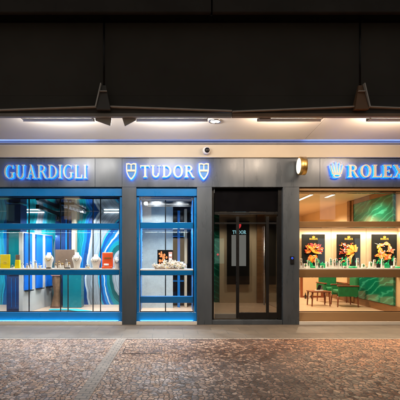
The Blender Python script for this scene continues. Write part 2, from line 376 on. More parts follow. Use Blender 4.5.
# ------------------------------------------------------------------ building shell
bld = thing('shop_building', 'dark building with grey stone cladding around three lit shop windows and a glass door', 'building', (0,.2,0))
ZT, ZB, ZF = Z(187), Z(158), Z(145)      # opening head, band top, fascia top
XL, XR = X(-70), X(480)
for a, c in ((122,136.3),(197,212),(283,299.3)):
    MB().box(X(a), X(c), 0, .45, 0, ZT-.002).build('pilaster', M['clad'], bld, .006)
joints = [-70, 95, 122, 244, 320, 480]
for a, c in zip(joints, joints[1:]):
    MB().box(X(a)+.002, X(c)-.002, 0, .4, ZT, ZB).build('cladding_panel', M['clad'], bld, .004)
MB().box(XL, XR, -.04, .4, ZB+.004, ZF).build('fascia', M['cream'], bld, .006)
MB().box(XL, XR, -.012, .38, ZB-.014, ZB+.003).build('shadow_trim', M['black'], bld)
# canopy soffit: slopes gently up towards its front edge
SY0, SY1, SZ0, SZ1 = -.36, -2.10, 4.215, 4.30
def soffit_z(y): return SZ0 + (SZ1-SZ0)*(y-SY0)/(SY1-SY0)
seams = [XL, 3.07, XR]
for x0, x1 in zip(seams, seams[1:]):
    m_ = MB(); g = .006
    c = [m_.v(p) for p in ((x0+g,SY0,SZ0),(x1-g,SY0,SZ0),(x1-g,SY1,SZ1),(x0+g,SY1,SZ1),(x0+g,SY0,SZ0+.05),(x1-g,SY0,SZ0+.05),(x1-g,SY1,SZ1+.05),(x0+g,SY1,SZ1+.05))]
    for f_ in ((0,1,2,3),(4,7,6,5),(0,4,5,1),(1,5,6,2),(2,6,7,3),(3,7,4,0)): m_.f([c[i] for i in f_])
    m_.build('soffit_panel', M['soffit'], bld)
m_ = MB(); m_.box(XL, XR, SY1, -.02, 4.46, 4.495); m_.build('soffit_backing', M['black'], bld)
MB().box(XL, XR, -.352, -.002, 4.27, 4.30).build('cove_lining', M['soffit'], bld)
MB().box(XL, XR, -.35, -.32, 4.222, 4.268).build('cove_lining', M['soffit'], bld)
MB().box(XL, XR, -.03, .2, 4.182, 4.268).build('cove_lining', M['cove_grey'], bld)
for x0, x1, e in ((-5.4,-1.63,4.0), (-1.63,3.1,2.2), (3.1,7.0,4.0)):
    MB().box(x0, x1, -.125, -.06, 4.182, 4.192).build('cove_light', M['cove_grey'], bld)
    area('cove_lamp', ((x0+x1)/2, -.10, 4.196), (x1-x0-.02, .04), e, (.20,.36,1), (R(180),0,0))
MB().box(XL, XR, -2.2, .3, 4.51, 5.83).build('upper_wall', M['dark_wall'], bld)
MB().box(XL, XR, -2.2, -2.11, 4.175, 4.508).build('upper_wall', M['dark_wall'], bld)
MB().box(XL, X(212,7.5)-.012, -2.5, .3, 5.85, 8.2).build('upper_beam', M['dark_beam'], bld, .02)
MB().box(X(212,7.5)+.012, XR, -2.5, .3, 5.85, 8.2).build('upper_beam', M['dark_beam'], bld, .02)
MB().box(XL, XR, -2.42, .3, 5.832, 5.848).build('upper_joint', M['black'], bld)

# ------------------------------------------------------------------ canopies
def canopy(cx, x0, x1, label, troughs, paddles, col, power, met, bm_):
    t = thing('canopy', label, 'canopy', (cx,-2.3,4.1), 'winged metal canopies')
    yf = -2.3
    ze, zp, zb = 4.168, 4.262, 4.10
    MB().box(x0+.004, x1-.004, yf, yf+.10, zb, ze-.010).build('front_beam', bm_, t, .004)
    q = MB(); q.prism([(x0+.004,ze-.009),(x1-.004,ze-.009),(x1-.004,ze-.003),(cx,zp),(x0+.004,ze-.003)], yf+.03, yf+.075); q.build('wing_web', M['canopy'], t)
    q = MB()
    for xa, xb in ((x0+.004, cx-.115), (cx+.115, x1-.004)):
        za = ze + (zp-ze)*(1-abs(xa-cx)/(max(abs(x0-cx),abs(x1-cx)))); zb_ = ze + (zp-ze)*(1-abs(xb-cx)/(max(abs(x0-cx),abs(x1-cx))))
        q.prism([(xa,za),(xb,zb_),(xb,zb_+.022),(xa,za+.022)], yf-.04, yf+.16)
    q.build('wing_edge', M['lip'], t, .003)
    # hanger: a tapering fin with a light edge, and its rod
    q = MB()
    a = [q.v((cx+sx*.125, yf+sy*.09, zp-.06)) for sx, sy in ((-1,-1),(1,-1),(1,1),(-1,1))]
    b = [q.v((cx+sx*.035, yf+sy*.03, zp+.385)) for sx, sy in ((-1,-1),(1,-1),(1,1),(-1,1))]
    q.f(a); q.f(b)
    for i in range(4): q.f([a[i],a[(i+1)%4],b[(i+1)%4],b[i]])
    hf = q.build('hanger_fin', met, t, .006)
    s_ = -1 if cx < 0 else 1
    q = MB(); q.prism([(cx+s_*.128,zp-.02),(cx+s_*.15,zp-.02),(cx+s_*.052,zp+.40),(cx+s_*.036,zp+.40)], yf-.10, yf-.02); q.build('edge_plate', M['paddle'], hf)
    MB().box(cx-.062, cx+.062, yf-.088, yf-.05, zp+.255, zp+.27).build('clamp_bar', M['lip'], hf)
    MB().lathe([(.018,zp+.38),(.018,5.85)], (cx,yf,0), 12).build('hanger_rod', M['black'], t)
    # light troughs behind the beam
    for a, c in troughs:
        xa, xb = X(a,7.95), X(c,7.95)
        q = MB(); y0, y1 = -2.12, -1.98; z0, z1 = 4.11, 4.168
        q.prism([(xa-.05,z1),(xa+.02,z0),(xb-.02,z0),(xb+.05,z1),(xb+.03,z1),(xb-.03,z0+.012),(xa+.03,z0+.012),(xa-.03,z1)], y0, y0+.012)
        q.box(xa+.02, xb-.02, y0+.013, y1, z0, z0+.012); q.box(xa, xb, y1, y1+.012, z0, z1)
        tr = q.build('light_trough', M['paddle'], t)
        l = area('trough_light', ((xa+xb)/2, -1.955, 4.135), (xb-xa-.1, .06), power*(xb-xa), col, (R(103),0,0), None)
        l.parent = t; l.location = Vector(l.location) - t.location
    for poly in paddles:
        q = MB(); pts = [P(px,py,7.82) for px, py in poly]
        q.prism([(p.x,p.z) for p in pts], -2.19, -2.165); q.build('end_plate', M['paddle'], t, .003)
    return t
cA = canopy(X(104,7.7), X(-46,7.7), 1.147, 'grey winged canopy edge lit cool white, its hanger fin above the left shop sign', [(22,94),(136,208)],
    [[(95,116),(112,116),(110.6,126),(95.5,120.6)], [(121.5,116),(136,116),(136,120.2),(124.8,126.3)]], (1,.89,.77), 31, M['canopy'], M['beam'])
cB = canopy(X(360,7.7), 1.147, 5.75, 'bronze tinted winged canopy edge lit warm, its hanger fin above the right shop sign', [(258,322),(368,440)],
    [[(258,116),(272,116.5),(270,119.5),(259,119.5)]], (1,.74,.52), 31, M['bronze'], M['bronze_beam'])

# downlights set in the soffit
def downlight(px_, lab, power, col, y=-1.92):
    x = px_; z = soffit_z(y)
    t = thing('downlight', lab, 'downlight', (x,y,z), 'round downlights in the canopy soffit')
    q = MB(); q.torus((x,y,z-.006), .115, .115, .016, 28, 8, 'z'); q.build('trim_ring', M['steel'], t)
    MB().lathe([(.10,z-.012),(.10,z+.01)], (x,y,0), 28).build('housing', M['white'], t)
    for i in range(4):
        a = i*math.pi/2+.4
        MB().lathe([(.026,z-.020),(.022,z-.013)], (x+.055*math.cos(a), y+.055*math.sin(a), 0), 14).build('led_lens', M['led'], t)
    spot('downlight_lamp', (x,y,z-.03), power, col, 150, .8, .05, (0,0,0), t)
    return t
downlight(-4.5, 'lit downlight beyond the left edge, reflected on the cladding left of the longest sign', 250, NEUT)
downlight(-2.7, 'lit downlight hidden behind the left canopy trough', 190, NEUT)
downlight(-.89, 'lit downlight between the two grey end plates of the left canopy', 250, NEUT)
downlight(.93, 'round lit downlight in plain view in the soffit above the small camera', 330, NEUT, -1.5)
downlight(2.75, 'warm downlight hidden behind the right canopy edge', 230, WARM)
downlight(4.55, 'warm downlight beyond the right canopy hanger', 380, (1,.64,.36))

# ------------------------------------------------------------------ lettering
def arc_pts(cx, cz, rx, rz, a0, a1, n=22): return [(cx+rx*math.cos(R(a0+(a1-a0)*i/n)), cz+rz*math.sin(R(a0+(a1-a0)*i/n))) for i in range(n+1)]
TH, TN, SF = .155, .06, .055
def glyph(ch):
    L = []
    def rect(x0,x1,z0,z1): L.append(('p', [(x0,z0),(x1,z0),(x1,z1),(x0,z1)]))
    def poly(*p): L.append(('p', list(p)))
    def ring(cx,cz,rx,rz,a0,a1,th=TH,tv=TN): L.append(('s', arc_pts(cx,cz,rx,rz,a0,a1), arc_pts(cx,cz,rx-th,rz-tv,a0,a1)))
    def stem(x, top=True, bot=True, th=TH):
        rect(x, x+th, 0, 1)
        if bot: poly((x-.085,0),(x+th+.085,0),(x+th+.085,SF*.7),(x+th,SF*1.7),(x,SF*1.7),(x-.085,SF*.7))
        if top: poly((x-.085,1),(x-.085,1-SF*.7),(x,1-SF*1.7),(x+th,1-SF*1.7),(x+th+.085,1-SF*.7),(x+th+.085,1))
    if ch == 'T':
        stem(.36, top=False); rect(0,.88,1-TN*1.2,1); poly((0,.76),(.05,.76),(.11,.95),(0,.95)); poly((.88,.76),(.88,.95),(.77,.95),(.83,.76)); w = .88
    elif ch == 'U':
        rect(.09,.09+TH,.36,1); rect(.0,.33,1-SF,1); ring(.45,.36,.36,.38,180,360,TH*.9,TN*1.4); rect(.72,.81,.36,1); rect(.62,.92,1-SF,1); w = .92
    elif ch == 'D':
        stem(.09); ring(.30,.5,.58,.5,-90,90); rect(.2,.31,0,TN); rect(.2,.31,1-TN,1); w = .90
    elif ch == 'O':
        ring(.47,.5,.47,.52,0,360); w = .94
    elif ch == 'R':
        stem(.09); ring(.38,.74,.37,.26,-90,90,TH*.9); rect(.2,.39,1-TN,1); rect(.2,.39,.48,.48+TN); poly((.40,.50),(.56,.50),(.86,.06),(.95,.04),(.95,0),(.72,0)); w = .92
    elif ch == 'G':
        ring(.50,.5,.50,.52,48,325); rect(.72,.72+TH*.9,.05,.42); rect(.60,.97,.40,.40+SF); poly((.80,.72),(.86,.72),(.86,.98),(.81,.98)); w = .98
    elif ch == 'A':
        poly((.13,0),(.21,0),(.49,.86),(.45,.98)); poly((.36,1.02),(.50,1.02),(.86,0),(.68,0)); rect(.24,.66,.30,.30+TN); rect(.02,.32,0,SF); rect(.58,.97,0,SF); w = .97
    elif ch == 'I':
        stem(.09); w = .335
    elif ch == 'L':
        stem(.09); rect(.2,.70,0,TN*1.2); poly((.70,0),(.76,0),(.76,.28),(.70,.28),(.63,.05)); w = .76
    elif ch == 'E':
        stem(.09); rect(.2,.68,0,TN*1.2); rect(.2,.66,1-TN*1.2,1); rect(.2,.55,.47,.47+TN); poly((.72,0),(.76,.26),(.70,.26),(.62,.05)); poly((.66,1),(.70,1),(.70,.76),(.64,.76),(.58,.95)); rect(.51,.56,.38,.63); w = .76
    elif ch == 'X':
        poly((.06,1),(.28,1),(.88,0),(.66,0)); poly((.72,1),(.82,1),(.22,0),(.12,0)); rect(0,.36,1-SF,1); rect(.62,.93,1-SF,1); rect(0,.32,0,SF); rect(.56,.96,0,SF); w = .96
    return L, w
def put_glyph(mb, ch, x, z, h, y0, y1, sx=1, jit=.0004, grow=0):
    L, w = glyph(ch)
    for i, s_ in enumerate(L):
        T = lambda pts: [(x+a*h*sx, z+c*h) for a, c in pts]
        yy = y0 + jit*i
        if s_[0] == 'p': mb.prism(T(s_[1]), yy, y1-jit*.5*i)
        else: mb.strip(T(s_[1]), T(s_[2]), yy, y1-jit*.5*i)
    return w*h*sx
def word_w(t, h, gap): return sum(glyph(c)[1]*h for c in t) + gap*h*(len(t)-1)
def sign(text, x0, x1, z0, h, m, label, cat='sign lettering'):
    g = .13; sx = (x1-x0)/word_w(text, h, g)
    t = thing('sign_lettering', label, cat, ((x0+x1)/2,-.05,z0), 'raised sign lettering on the cladding band')
    x = x0
    for c in text:
        q = MB(); w = put_glyph(q, c, x, z0, h, -.10, -.060, sx); lt = q.build('letter', m, t, .003)
        # the lit back of the letter, a few centimetres off the wall
        q = MB(); put_glyph(q, c, x, z0, h, -.0592, -.0565, sx); q.build('halo_light', M['halo'], lt)
        x += w + g*h*sx
    return t
sign('GUARDIGLI', X(5.5), X(87.5), Z(179), Z(165.5)-Z(179), M['silver'], 'longest raised sign, silvery serif letters with blue halo over the wide blue window')
TH, TN, SF = .20, .085, .075
sign('TUDOR', X(140.5), X(194), Z(178), Z(166)-Z(178), M['brass'], 'cream serif letters with blue halo, five letters between two shield emblems')
sign('ROLEX', X(346.5), X(403), Z(178), Z(165.5)-Z(178), M['brass'], 'cream serif letters with blue halo beside the crown emblem over the right window')

TH, TN, SF = .155, .06, .055
def shield(cx, label):
    z0, z1 = Z(180.5), Z(163.5); h = z1-z0; w = h*.30
    t = thing('shield_emblem', label, 'emblem', (cx,-.05,z0), 'shield emblems beside the middle sign')
    def outline(k): 
        pts = [(-w*k,z1-h*.04),(-w*k*.5,z1-h*.02),(0,z1-h*.07),(w*k*.5,z1-h*.02),(w*k,z1-h*.04)]
        r = []
        for i in range(1,9):
            a = i/9; r.append((w*k*(1-a**2.1)**.9, z1-h*.38-(h*.62)*a))
        return [(cx+a,b) for a,b in pts + [(w*k,z1-h*.35)] + r + [(0,z0)] + [(-a,b) for a,b in r[::-1]] + [(-w*k,z1-h*.35)]]
    o1 = outline(1.0); zc = (z0+z1)/2
    inn = [(cx+(a-cx)*.74, zc+h*.0+(b-zc)*.80) for a,b in o1]
    q = MB(); q.strip(o1+[o1[0]], inn+[inn[0]], -.10, -.064); q.build('rim', M['brass'], t, .002)
    q = MB(); q.prism([(cx+(a-cx)*.735, zc+(b-zc)*.795) for a,b in o1], -.075, -.064); q.build('field', mat_field, t)
    q = MB(); q.box(cx-w*.74, cx+w*.74, -.092, -.0755, zc-h*.02, zc+h*.10)
    q.box(cx-w*.12, cx+w*.12, -.092, -.0755, zc+h*.102, zc+h*.36); q.build('charge', M['brass'], t)
    q = MB(); q.prism([(cx+(a-cx)*1.0, b) for a,b in o1], -.0625, -.055); q.build('halo_light', M['halo'], t)
    return t
mat_field = mat('shield_blue', (.05,.20,.55), .35, .2, var=.1)
shield(X(131.5), 'cream shield emblem with blue field to the left of the five letter middle sign')
shield(X(203.5), 'cream shield emblem with blue field right of the middle sign, below the small camera')

def crown(mb, cx, z0, w, h, y0, y1):
    pts = [(-.30,.0),(.30,.0),(.36,.20)]
    tips = [(.5,.80),(.27,.93),(0,1.0),(-.27,.93),(-.5,.80)]
    base = [(.30,.22),(.15,.22),(0,.22),(-.15,.22),(-.30,.22)]
    for i, ((tx,tz),(bx,bz)) in enumerate(zip(tips, base)):
        mb.prism([(cx+(bx-.075)*w, z0+bz*h),(cx+(bx+.075)*w, z0+bz*h),(cx+(tx+.028)*w, z0+tz*h),(cx+(tx-.028)*w, z0+tz*h)], y0+.0006*i, y1-.0002*i)
        mb.lathe([(.001,y0-.004),(.05*w,y0),(.05*w,y1-.001),(.001,y1-.0005)], (cx+tx*w, 0, z0+(tz+.02)*h), 12, 'y')
    n = 24; o = [(cx+.32*w*math.cos(2*math.pi*i/n), z0+(.13+.12*math.sin(2*math.pi*i/n))*h) for i in range(n)]
    ii = [(cx+.22*w*math.cos(2*math.pi*i/n), z0+(.13+.055*math.sin(2*math.pi*i/n))*h) for i in range(n)]
    mb.strip(o+[o[0]], ii+[ii[0]], y0-.003, y1-.0015)
ct = thing('crown_emblem', 'pale five pointed crown emblem with blue halo left of the right hand sign', 'emblem', (X(335.5),-.05,Z(178.5)))
q = MB(); crown(q, X(335.5), Z(178.5), .29, .36, -.10, -.064); q.build('crown', M['brass'], ct)
q = MB(); crown(q, X(335.5), Z(178.5), .29, .36, -.061, -.055); q.build('halo_light', M['halo'], ct)

# projecting clock, camera, bell push
cx, cz = X(298.6), Z(168.3)
ck = thing('projecting_clock', 'round gold cased projecting clock with lit white face on the cladding band', 'clock', (cx,0,cz))
yc = -.26
MB().lathe([(.185,-.075),(.205,-.07),(.205,.07),(.185,.075)], (cx,yc,cz), 40, 'x').build('case', M['gold'], ck)
for s_ in (-1, 1):
    f_ = MB().lathe([(.175,s_*.076),(.173,s_*.082)], (cx,yc,cz), 40, 'x').build('face', M['clockface'], ck)
MB().box(cx-.03, cx+.03, yc+.19, -.0, cz-.03, cz+.03).build('bracket', M['black'], ck)
cx, cz = X(206), Z(151.8)
sc_ = thing('security_camera', 'small white dome camera with dark lens on the cream fascia', 'security camera', (cx,-.04,cz))
MB().lathe([(.075,-.04),(.075,-.065),(.06,-.07)], (cx,0,cz), 24, 'y').build('base', M['white'], sc_)
MB().lathe([(.001,-.205),(.05,-.19),(.085,-.15),(.092,-.12),(.08,-.085),(.055,-.07)], (cx,0,cz), 24, 'y').build('housing', M['white'], sc_)
MB().lathe([(.001,-.225),(.035,-.222),(.055,-.20),(.06,-.188)], (cx+.01,0,cz-.005), 24, 'y').build('lens', M['black'], sc_)
cx, cz = X(292), Z(259)
bp = thing('bell_push', 'small dark bell push with blue light on the pilaster right of the door', 'bell push', (cx,-.0,cz))
MB().box(cx-.045, cx+.045, -.022, -.001, cz-.11, cz+.07).build('plate', M['black'], bp, .006)
MB().torus((cx,-.024,cz+.02), .018, .018, .005, 20, 6, 'y').build('light_ring', M['bluelit'], bp)
cx, cz = X(88.5), Z(175)

# ------------------------------------------------------------------ shop windows and door
def hbar(q, a, b, c, d, dist=10.06, th=.10): q.pbox(a, b, c, d, dist, th)
def window(name, lab, x0, x1, transom, shelf, extra, frame_m, shelf_m, sill_m, led, led_col, lp, back):
    q = MB(); q.pbox(x0, 187.2, x1, 196 if frame_m is M['blue'] else 190.5, 10.06, .10)
    zb_, zt_ = Z(321.3,10.05), Z(312.5,10.05)
    A = [q.v((x,y,z)) for x in (X(x0), X(x1)) for y, z in ((.035,zb_),(.035,zb_+.03),(.10,zt_),(.21,zt_),(.21,zb_))]
    q.f(A[:5]); q.f(A[5:][::-1])
    for i in range(5): q.f([A[i],A[(i+1)%5],A[5+(i+1)%5],A[5+i]])
    jw_ = .062 if frame_m is M['blue'] else .022
    q.box(X(x0)+.001, X(x0)+jw_, .102, .158, Z(312.5,10.05)-.02, Z(187.2)-.04)
    q.box(X(x1)-jw_, X(x1)-.001, .102, .158, Z(312.5,10.05)-.02, Z(187.2)-.04)
    w = q.build('shop_window', frame_m, bld, .005); w['label'] = lab
    q = MB(); q.pbox(x0, 321.6, x1, 325.6, 9.99, .25); q.build('sill', M['counter'] if frame_m is M['blue'] else M['counter'], w, .006)
    xa, xb = X(x0)+.07, X(x1)-.07
    if frame_m is not M['blue']: xa, xb = X(x0)+.024, X(x1)-.024
    z0, z1 = Z(312.5,10.05)+.004, Z(196 if frame_m is M['blue'] else 190.5, 10.06)-.004
    MB().box(xa, xb, .112, .124, z0, z1).build('glass_pane', M['glass'], w)
    q = MB(); q.box(xa, xb, .1245, .1262, z0, z0+.018); q.box(xa, xb, .1245, .1262, z1-.018, z1); q.box(xa, xa+.014, .1245, .1262, z0+.019, z1-.019); q.box(xb-.014, xb, .1245, .1262, z0+.019, z1-.019); q.build('gasket', M['black'], w)
    MB().box(xa, xb, .127, .235, Z(transom[1]), Z(transom[0])).build('transom', frame_m, w, .004)
    zs = Z(shelf[0])
    MB().box(xa, xb, .128, .70, Z(shelf[1]), zs-.03).build('shelf', shelf_m, w, .004)
    MB().box(xa, xb, .13, .70, zs-.028, zs).build('shelf_top', M['counter'], w, .003)
    for a, c in extra: MB().box(xa, xb, .1265, .30, Z(c), Z(a)).build('rail', frame_m, w, .004)
    # light strips: under the head, under the transom, under the shelf
    for k, (zz, yy, pw) in enumerate(((z1-.03, .30, lp[0]), (Z(transom[1])-.02, .30, lp[1]), (Z(shelf[1])-.015, .33, lp[2]))):
        if not pw: continue
        MB().box(xa+.05, xb-.05, yy-.02, yy+.02, zz, zz+.018).build('light_strip', M['steel'], w)
        l = area('strip_lamp', ((xa+xb)/2, yy, zz-.004), (xb-xa-.14, .03), pw*(xb-xa), led_col, (0,0,0)); l.parent = w; l.location = Vector(l.location) - Vector(bld.location)
    if led_col is COOL:   # a strip light lying on the stone sill washes the blue bottom rail
        zs_ = Z(321.6,9.99)
        MB().box(xa, xb, .0, .018, zs_+.001, zs_+.007).build('sill_strip', M['steel'], w)
        l = area('sill_lamp', ((xa+xb)/2, .009, zs_+.009), (xb-xa-.04, .012), 1.7*(xb-xa), (.80,.93,1), (R(152),0,0)); l.parent = w; l.location = Vector(l.location) - Vector(bld.location)
    if frame_m is M['blue']:
        for sx, xx in ((1, xa+.002), (-1, xb-.014)):
            if sx == 1 and x0 < 0: continue
            MB().box(xx, xx+.012, .237, .795, zs+.004, z1-.05).build('reveal', M['blue'], w)
            MB().box(xx, xx+.012, .237, .795, z0, Z(shelf[1])-.004).build('reveal', M['blue'], w)
            l = area('reveal_lamp', (xx+.006+sx*.012, .75, (zs+z1)/2), (z1-zs-.3, .02), 9, (.15,.55,1), (0, R(-90*sx), 0)); l.parent = w; l.location = Vector(l.location) - Vector(bld.location)
    return w
wL = window('left', 'wide blue framed display window under the longest sign', -62, 122, (223,228.5), (268.8,275), [], M['blue'], M['blue'], M['counter'], True, COOL, (9,14,12), True)
wM = window('mid', 'narrow blue framed display window under the middle sign', 136.3, 197, (222,228), (269.5,275.3), [(297,303.5)], M['blue'], M['blue'], M['counter'], True, COOL, (12,16,12), True)
wR = window('right', 'warm lit display window with bronze frame under the right sign', 299.3, 470, (221,226.5), (268.5,277.5), [], M['brownband'], M['brownband'], M['counter'], True, WARM, (4,30,4), True)
# black edged rear glazing inside the left and middle windows
q = MB()
for px_ in (29, 60.5, 68, 93, 100.5, -10): q.box(X(px_,10.8)-.012, X(px_,10.8)+.012, .80, .822, .16, 2.98)
q.box(X(-60,10.8), X(119,10.8), .801, .821, Z(313.5,10.8), Z(313.5,10.8)+.035); q.box(X(-60,10.8), X(119,10.8), .801, .821, Z(200.5,10.8), Z(200.5,10.8)+.012)
rg = q.build('rear_frame', M['black'], wL)
MB().box(X(-60,10.8), X(119,10.8), .806, .815, .18, 2.97).build('rear_pane', M['glass_in'], wL)
q = MB(); q.box(X(165.5,10.8)-.014, X(165.5,10.8)+.014, .80, .822, .16, 3.0); q.build('rear_frame', M['black'], wM)
MB().box(X(137,10.8), X(196,10.8), .806, .815, .18, 2.97).build('rear_pane', M['glass_in'], wM)

# glass door, recessed
q = MB()
q.box(X(212)+.002, X(214.5), .12, .24, .10, ZT-.01); q.box(X(279.5), X(283)-.002, .12, .24, .10, ZT-.01)
q.pbox(214.6, 212, 279.4, 214.5, 10.14, .08)
dr = q.build('glass_door', M['black'], bld, .004); dr['label'] = 'recessed dark framed glass entrance door'
MB().pbox(214.6, 187.6, 279.4, 211.8, 10.16, .05).build('header_panel', M['header'], dr)
MB().pbox(214.6, 217, 279.4, 317, 10.17, .012).build('glass_pane', M['glass_door'], dr)
for a, c, n_ in ((236.3,239.2,'stile'),(266.3,269,'stile'),(277,279.3,'stile')):
    MB().pbox(a, 216.5, c, 318, 10.13, .045).build(n_, M['black'], dr, .003)
MB().pbox(214.6, 314, 236.2, 318.4, 10.135, .05).build('bottom_rail', M['canopy'], dr, .003)
MB().pbox(239.3, 312.6, 279.4, 318.4, 10.137, .05).build('bottom_rail', M['black'], dr, .003)
MB().pbox(214.6, 222.3, 279.4, 224, 10.142, .02).build('top_rail', M['black'], dr)
MB().lathe([(.012,.45),(.012,2.3)], (X(265),.085,0), 12).build('handle', M['steel'], dr)
MB().box(X(212)+.004, X(283)-.004, .02, .5, 0, .10).build('threshold', M['clad'], dr, .006)

# far side of the street, behind the photographer: seen only as reflections in the panes
OB = thing('facing_building', 'dark building across the street with a few lit windows, mirrored in the glass', 'building', (3,-24,0))
MB().box(-16, 24, -24.6, -24, 0, 13).build('wall', M['dark_beam'], OB)
rw = random.Random(5)
for i in range(13):
    for k in range(3):
        if rw.random() < .45: continue
        x = -14+i*2.9+rw.uniform(-.2,.2); z = 1.0+k*3.5
        MB().box(x, x+1.2, -23.99, -23.93, z, z+2.0).build('lit_window', (M['reflA'], M['reflB'], M['reflC'])[rw.randrange(3)], OB)

# ------------------------------------------------------------------ interiors (setting)
def S_(name, m, *b): return struct(MB().box(*b).build(name, m))
# left shop
S_('interior_floor', M['peach_cool'], -6.2, -1.06, .22, 3.0, .0, .13)
S_('interior_ceiling', M['mirror'], -6.2, -1.06, .24, 3.0, 2.955, 3.05)
S_('interior_wall', swirl_mat(), -6.2, -1.06, 3.0, 3.1, 0, 2.95)
S_('interior_wall', M['wallgrey'], -1.04, -.78, .46, 3.1, 0, 3.15)
S_('interior_wall', M['navy'], -6.3, -6.2, .24, 3.1, 0, 3.0)
for x, y, e in ((-4.6,1.6,170),(-3.0,1.5,170),(-1.7,1.7,190),(-2.4,2.4,160),(-4.0,2.4,150)):
    spot('ceiling_spot_lamp', (x,y,2.93), e, COOL, 150, .5, .04)
for a, c in ((20,44),(104,119)):
    tag(MB().box(X(a,12.95), X(c,12.95), 2.93, 2.97, 2.90, 2.93).build('cove_strip', M['led_cool']), 'bright white light strip along the top of the swirling wall, %s' % ('far left end' if a < 50 else 'right end'), 'light strip', 'light strips on the swirling wall')
# middle shop
S_('interior_floor', M['peach_cool'], -.76, .95, .22, 3.5, .0, .13)
S_('interior_ceiling', M['wallgrey'], -.76, .95, .42, 3.5, 3.16, 3.2)
S_('interior_wall', M['mosaic'], -.74, .14, 2.2, 2.3, .13, 3.16)
S_('interior_wall', M['navy'], -.74, .95, 3.4, 3.5, .13, 3.16)
S_('interior_wall', M['navy'], .90, .98, .46, 3.5, .13, 3.16)
for x, y, e in ((-.3,1.3,420),(.3,1.2,200)): spot('ceiling_spot_lamp', (x,y,3.12), e, COOL, 140, .5, .04)
# entrance
def slab(name, m, poly, z0, z1):
    q = MB(); a = [q.v((x,y,z0)) for x,y in poly]; b = [q.v((x,y,z1)) for x,y in poly]; q.f(a[::-1]); q.f(b); n = len(poly)
    for k in range(n): q.f([a[k],a[(k+1)%n],b[(k+1)%n],b[k]])
    return struct(q.build(name, m))
EP = [(.98,.24),(2.94,.24),(2.98,.46),(3.56,4.0),(.98,4.0)]
slab('interior_floor', M['peach'], EP, 0, .13); slab('interior_ceiling', M['screen_dark'], EP, 3.0, 3.1)
slab('interior_wall', M['beige'], [(1.62,3.5),(3.475,3.5),(3.49,3.6),(1.62,3.6)], .13, 3.0)
slab('interior_wall', M['beige'], [(2.985,.46),(3.045,.46),(3.625,4.0),(3.565,4.0)], .131, 3.3)
S_('interior_wall', M['navy'], .99, 1.62, 3.9, 4.0, .13, 3.0)
S_('interior_wall', M['tan'], 3.55, 3.6, 4.1, 8.4, .151, 3.3)
for x, y, e in ((1.6,2.5,62),(2.5,2.6,62)): spot('ceiling_spot_lamp', (x,y,2.97), e, (1,.86,.66), 130, .6, .04)
# right shop
S_('interior_floor', M['peach'], 3.05, 6.9, .22, 8.5, .0, .15)
S_('interior_ceiling', M['ceil_tan'], 3.05, 6.9, .42, 8.5, 3.31, 3.4)
S_('interior_wall', M['tan'], 5.72, 5.85, .42, 8.5, .15, 3.31)
S_('interior_wall', M['tan'], 3.05, 5.72, 8.4, 8.5, .15, 3.31)
S_('interior_wall', M['brown'], 5.685, 5.717, .45, 8.4, .152, .34)
for x, y, e in ((4.0,2.2,290),(4.6,4.2,340),(4.0,6.4,330),(5.0,1.6,170)): spot('ceiling_spot_lamp', (x,y,3.27), e, WARM, 150, .6, .05)

# ------------------------------------------------------------------ left shop furniture
t = thing('partition_cabinet', 'tall navy and teal cabinet at the left end of the wide window', 'cabinet', (-4.0,1.0,.13))
xa, xb = X(6.5,11), X(20.5,11)
MB().box(xa, xb, 1.0, 1.5, .135, 2.93).build('carcass', M['navy'], t, .006)
MB().box(X(9,11), X(20,11), .975, .998, Z(275,11), Z(231,11)).build('upper_door', M['teal'], t, .004)
MB().box(X(8.5,11), X(19.5,11), .97, .998, Z(309,11), Z(277,11)).build('lower_door', M['navy'], t, .004)
for px_ in (12, 16): MB().box(X(px_,11)-.006, X(px_,11)+.006, .96, .969, Z(307,11), Z(278,11)).build('batten', M['blue'], t)
# low wall with blue niches running back into the shop
t = thing('niche_wall', 'pale low display wall with three glowing blue niches running back into the left shop', 'display wall', (-3.75,.95,.13)); NW = t
MB().box(-3.80, -3.70, .95, 2.93, .13, 2.22).build('wall_panel', M['wallgrey'], t, .004)
for k in range(3):
    y0 = 1.02+k*.68
    n_ = MB().box(-3.705, -3.665, y0, y0+.42, .72, 2.19).build('niche', M['niche_blue'], t, .004)
    q = MB(); q.box(-3.69, -3.60, y0+.03, y0+.39, .69, .715); q.build('ledge', M['black'], n_)
    MB().box(-3.664, -3.64, y0+.10, y0+.32, 1.32, 1.34).build('ledge', M['white'], n_)
    l = area('niche_lamp', (-3.55, y0+.21, 2.2), (.06,.36), 4, (.45,.75,1), (0,R(-25),0), t)
NW.rotation_euler = (0,0,R(-7))
t = thing('ceiling_track', 'dark track with small spotlights under the mirror ceiling of the left shop', 'track light', (-3.3,1.5,2.9))
MB().box(-3.34, -3.26, .86, 2.9, 2.80, 2.90).build('track', M['black'], t)
for y, x2 in ((2.7,-3.25),(2.95-.08,-3.2)):
    MB().lathe([(.02,2.80),(.03,2.76),(.055,2.74),(.06,2.62),(.05,2.62)], (x2,y,0), 14).build('spotlight', M['black'], t)
t = thing('ceiling_track', 'short pale dashed track below the mirror ceiling near the swirling wall', 'track light', (-2.6,2.2,2.9))
for k in range(7):
    y = 1.2+k*.24; MB().box(-2.72+k*.035, -2.64+k*.035, y, y+.13, 2.86, 2.92).build('fitting', M['white'], t)
MB().box(-2.80, -2.42, 1.1, 2.9, 2.925, 2.95).build('track', M['black'], t)
t = thing('dark_cupboard', 'dark blue cupboard beside the cream column at the back of the left shop', 'cupboard', (-3.2,2.8,.13))
MB().box(X(56,12.8), X(72,12.8), 2.72, 2.98, .135, 2.78).build('carcass', M['navy'], t, .006)
for px_ in (61,66.5): MB().box(X(px_,12.75)-.02, X(px_,12.75)+.02, 2.70, 2.718, .4, 2.7).build('door_trim', M['blue'], t)
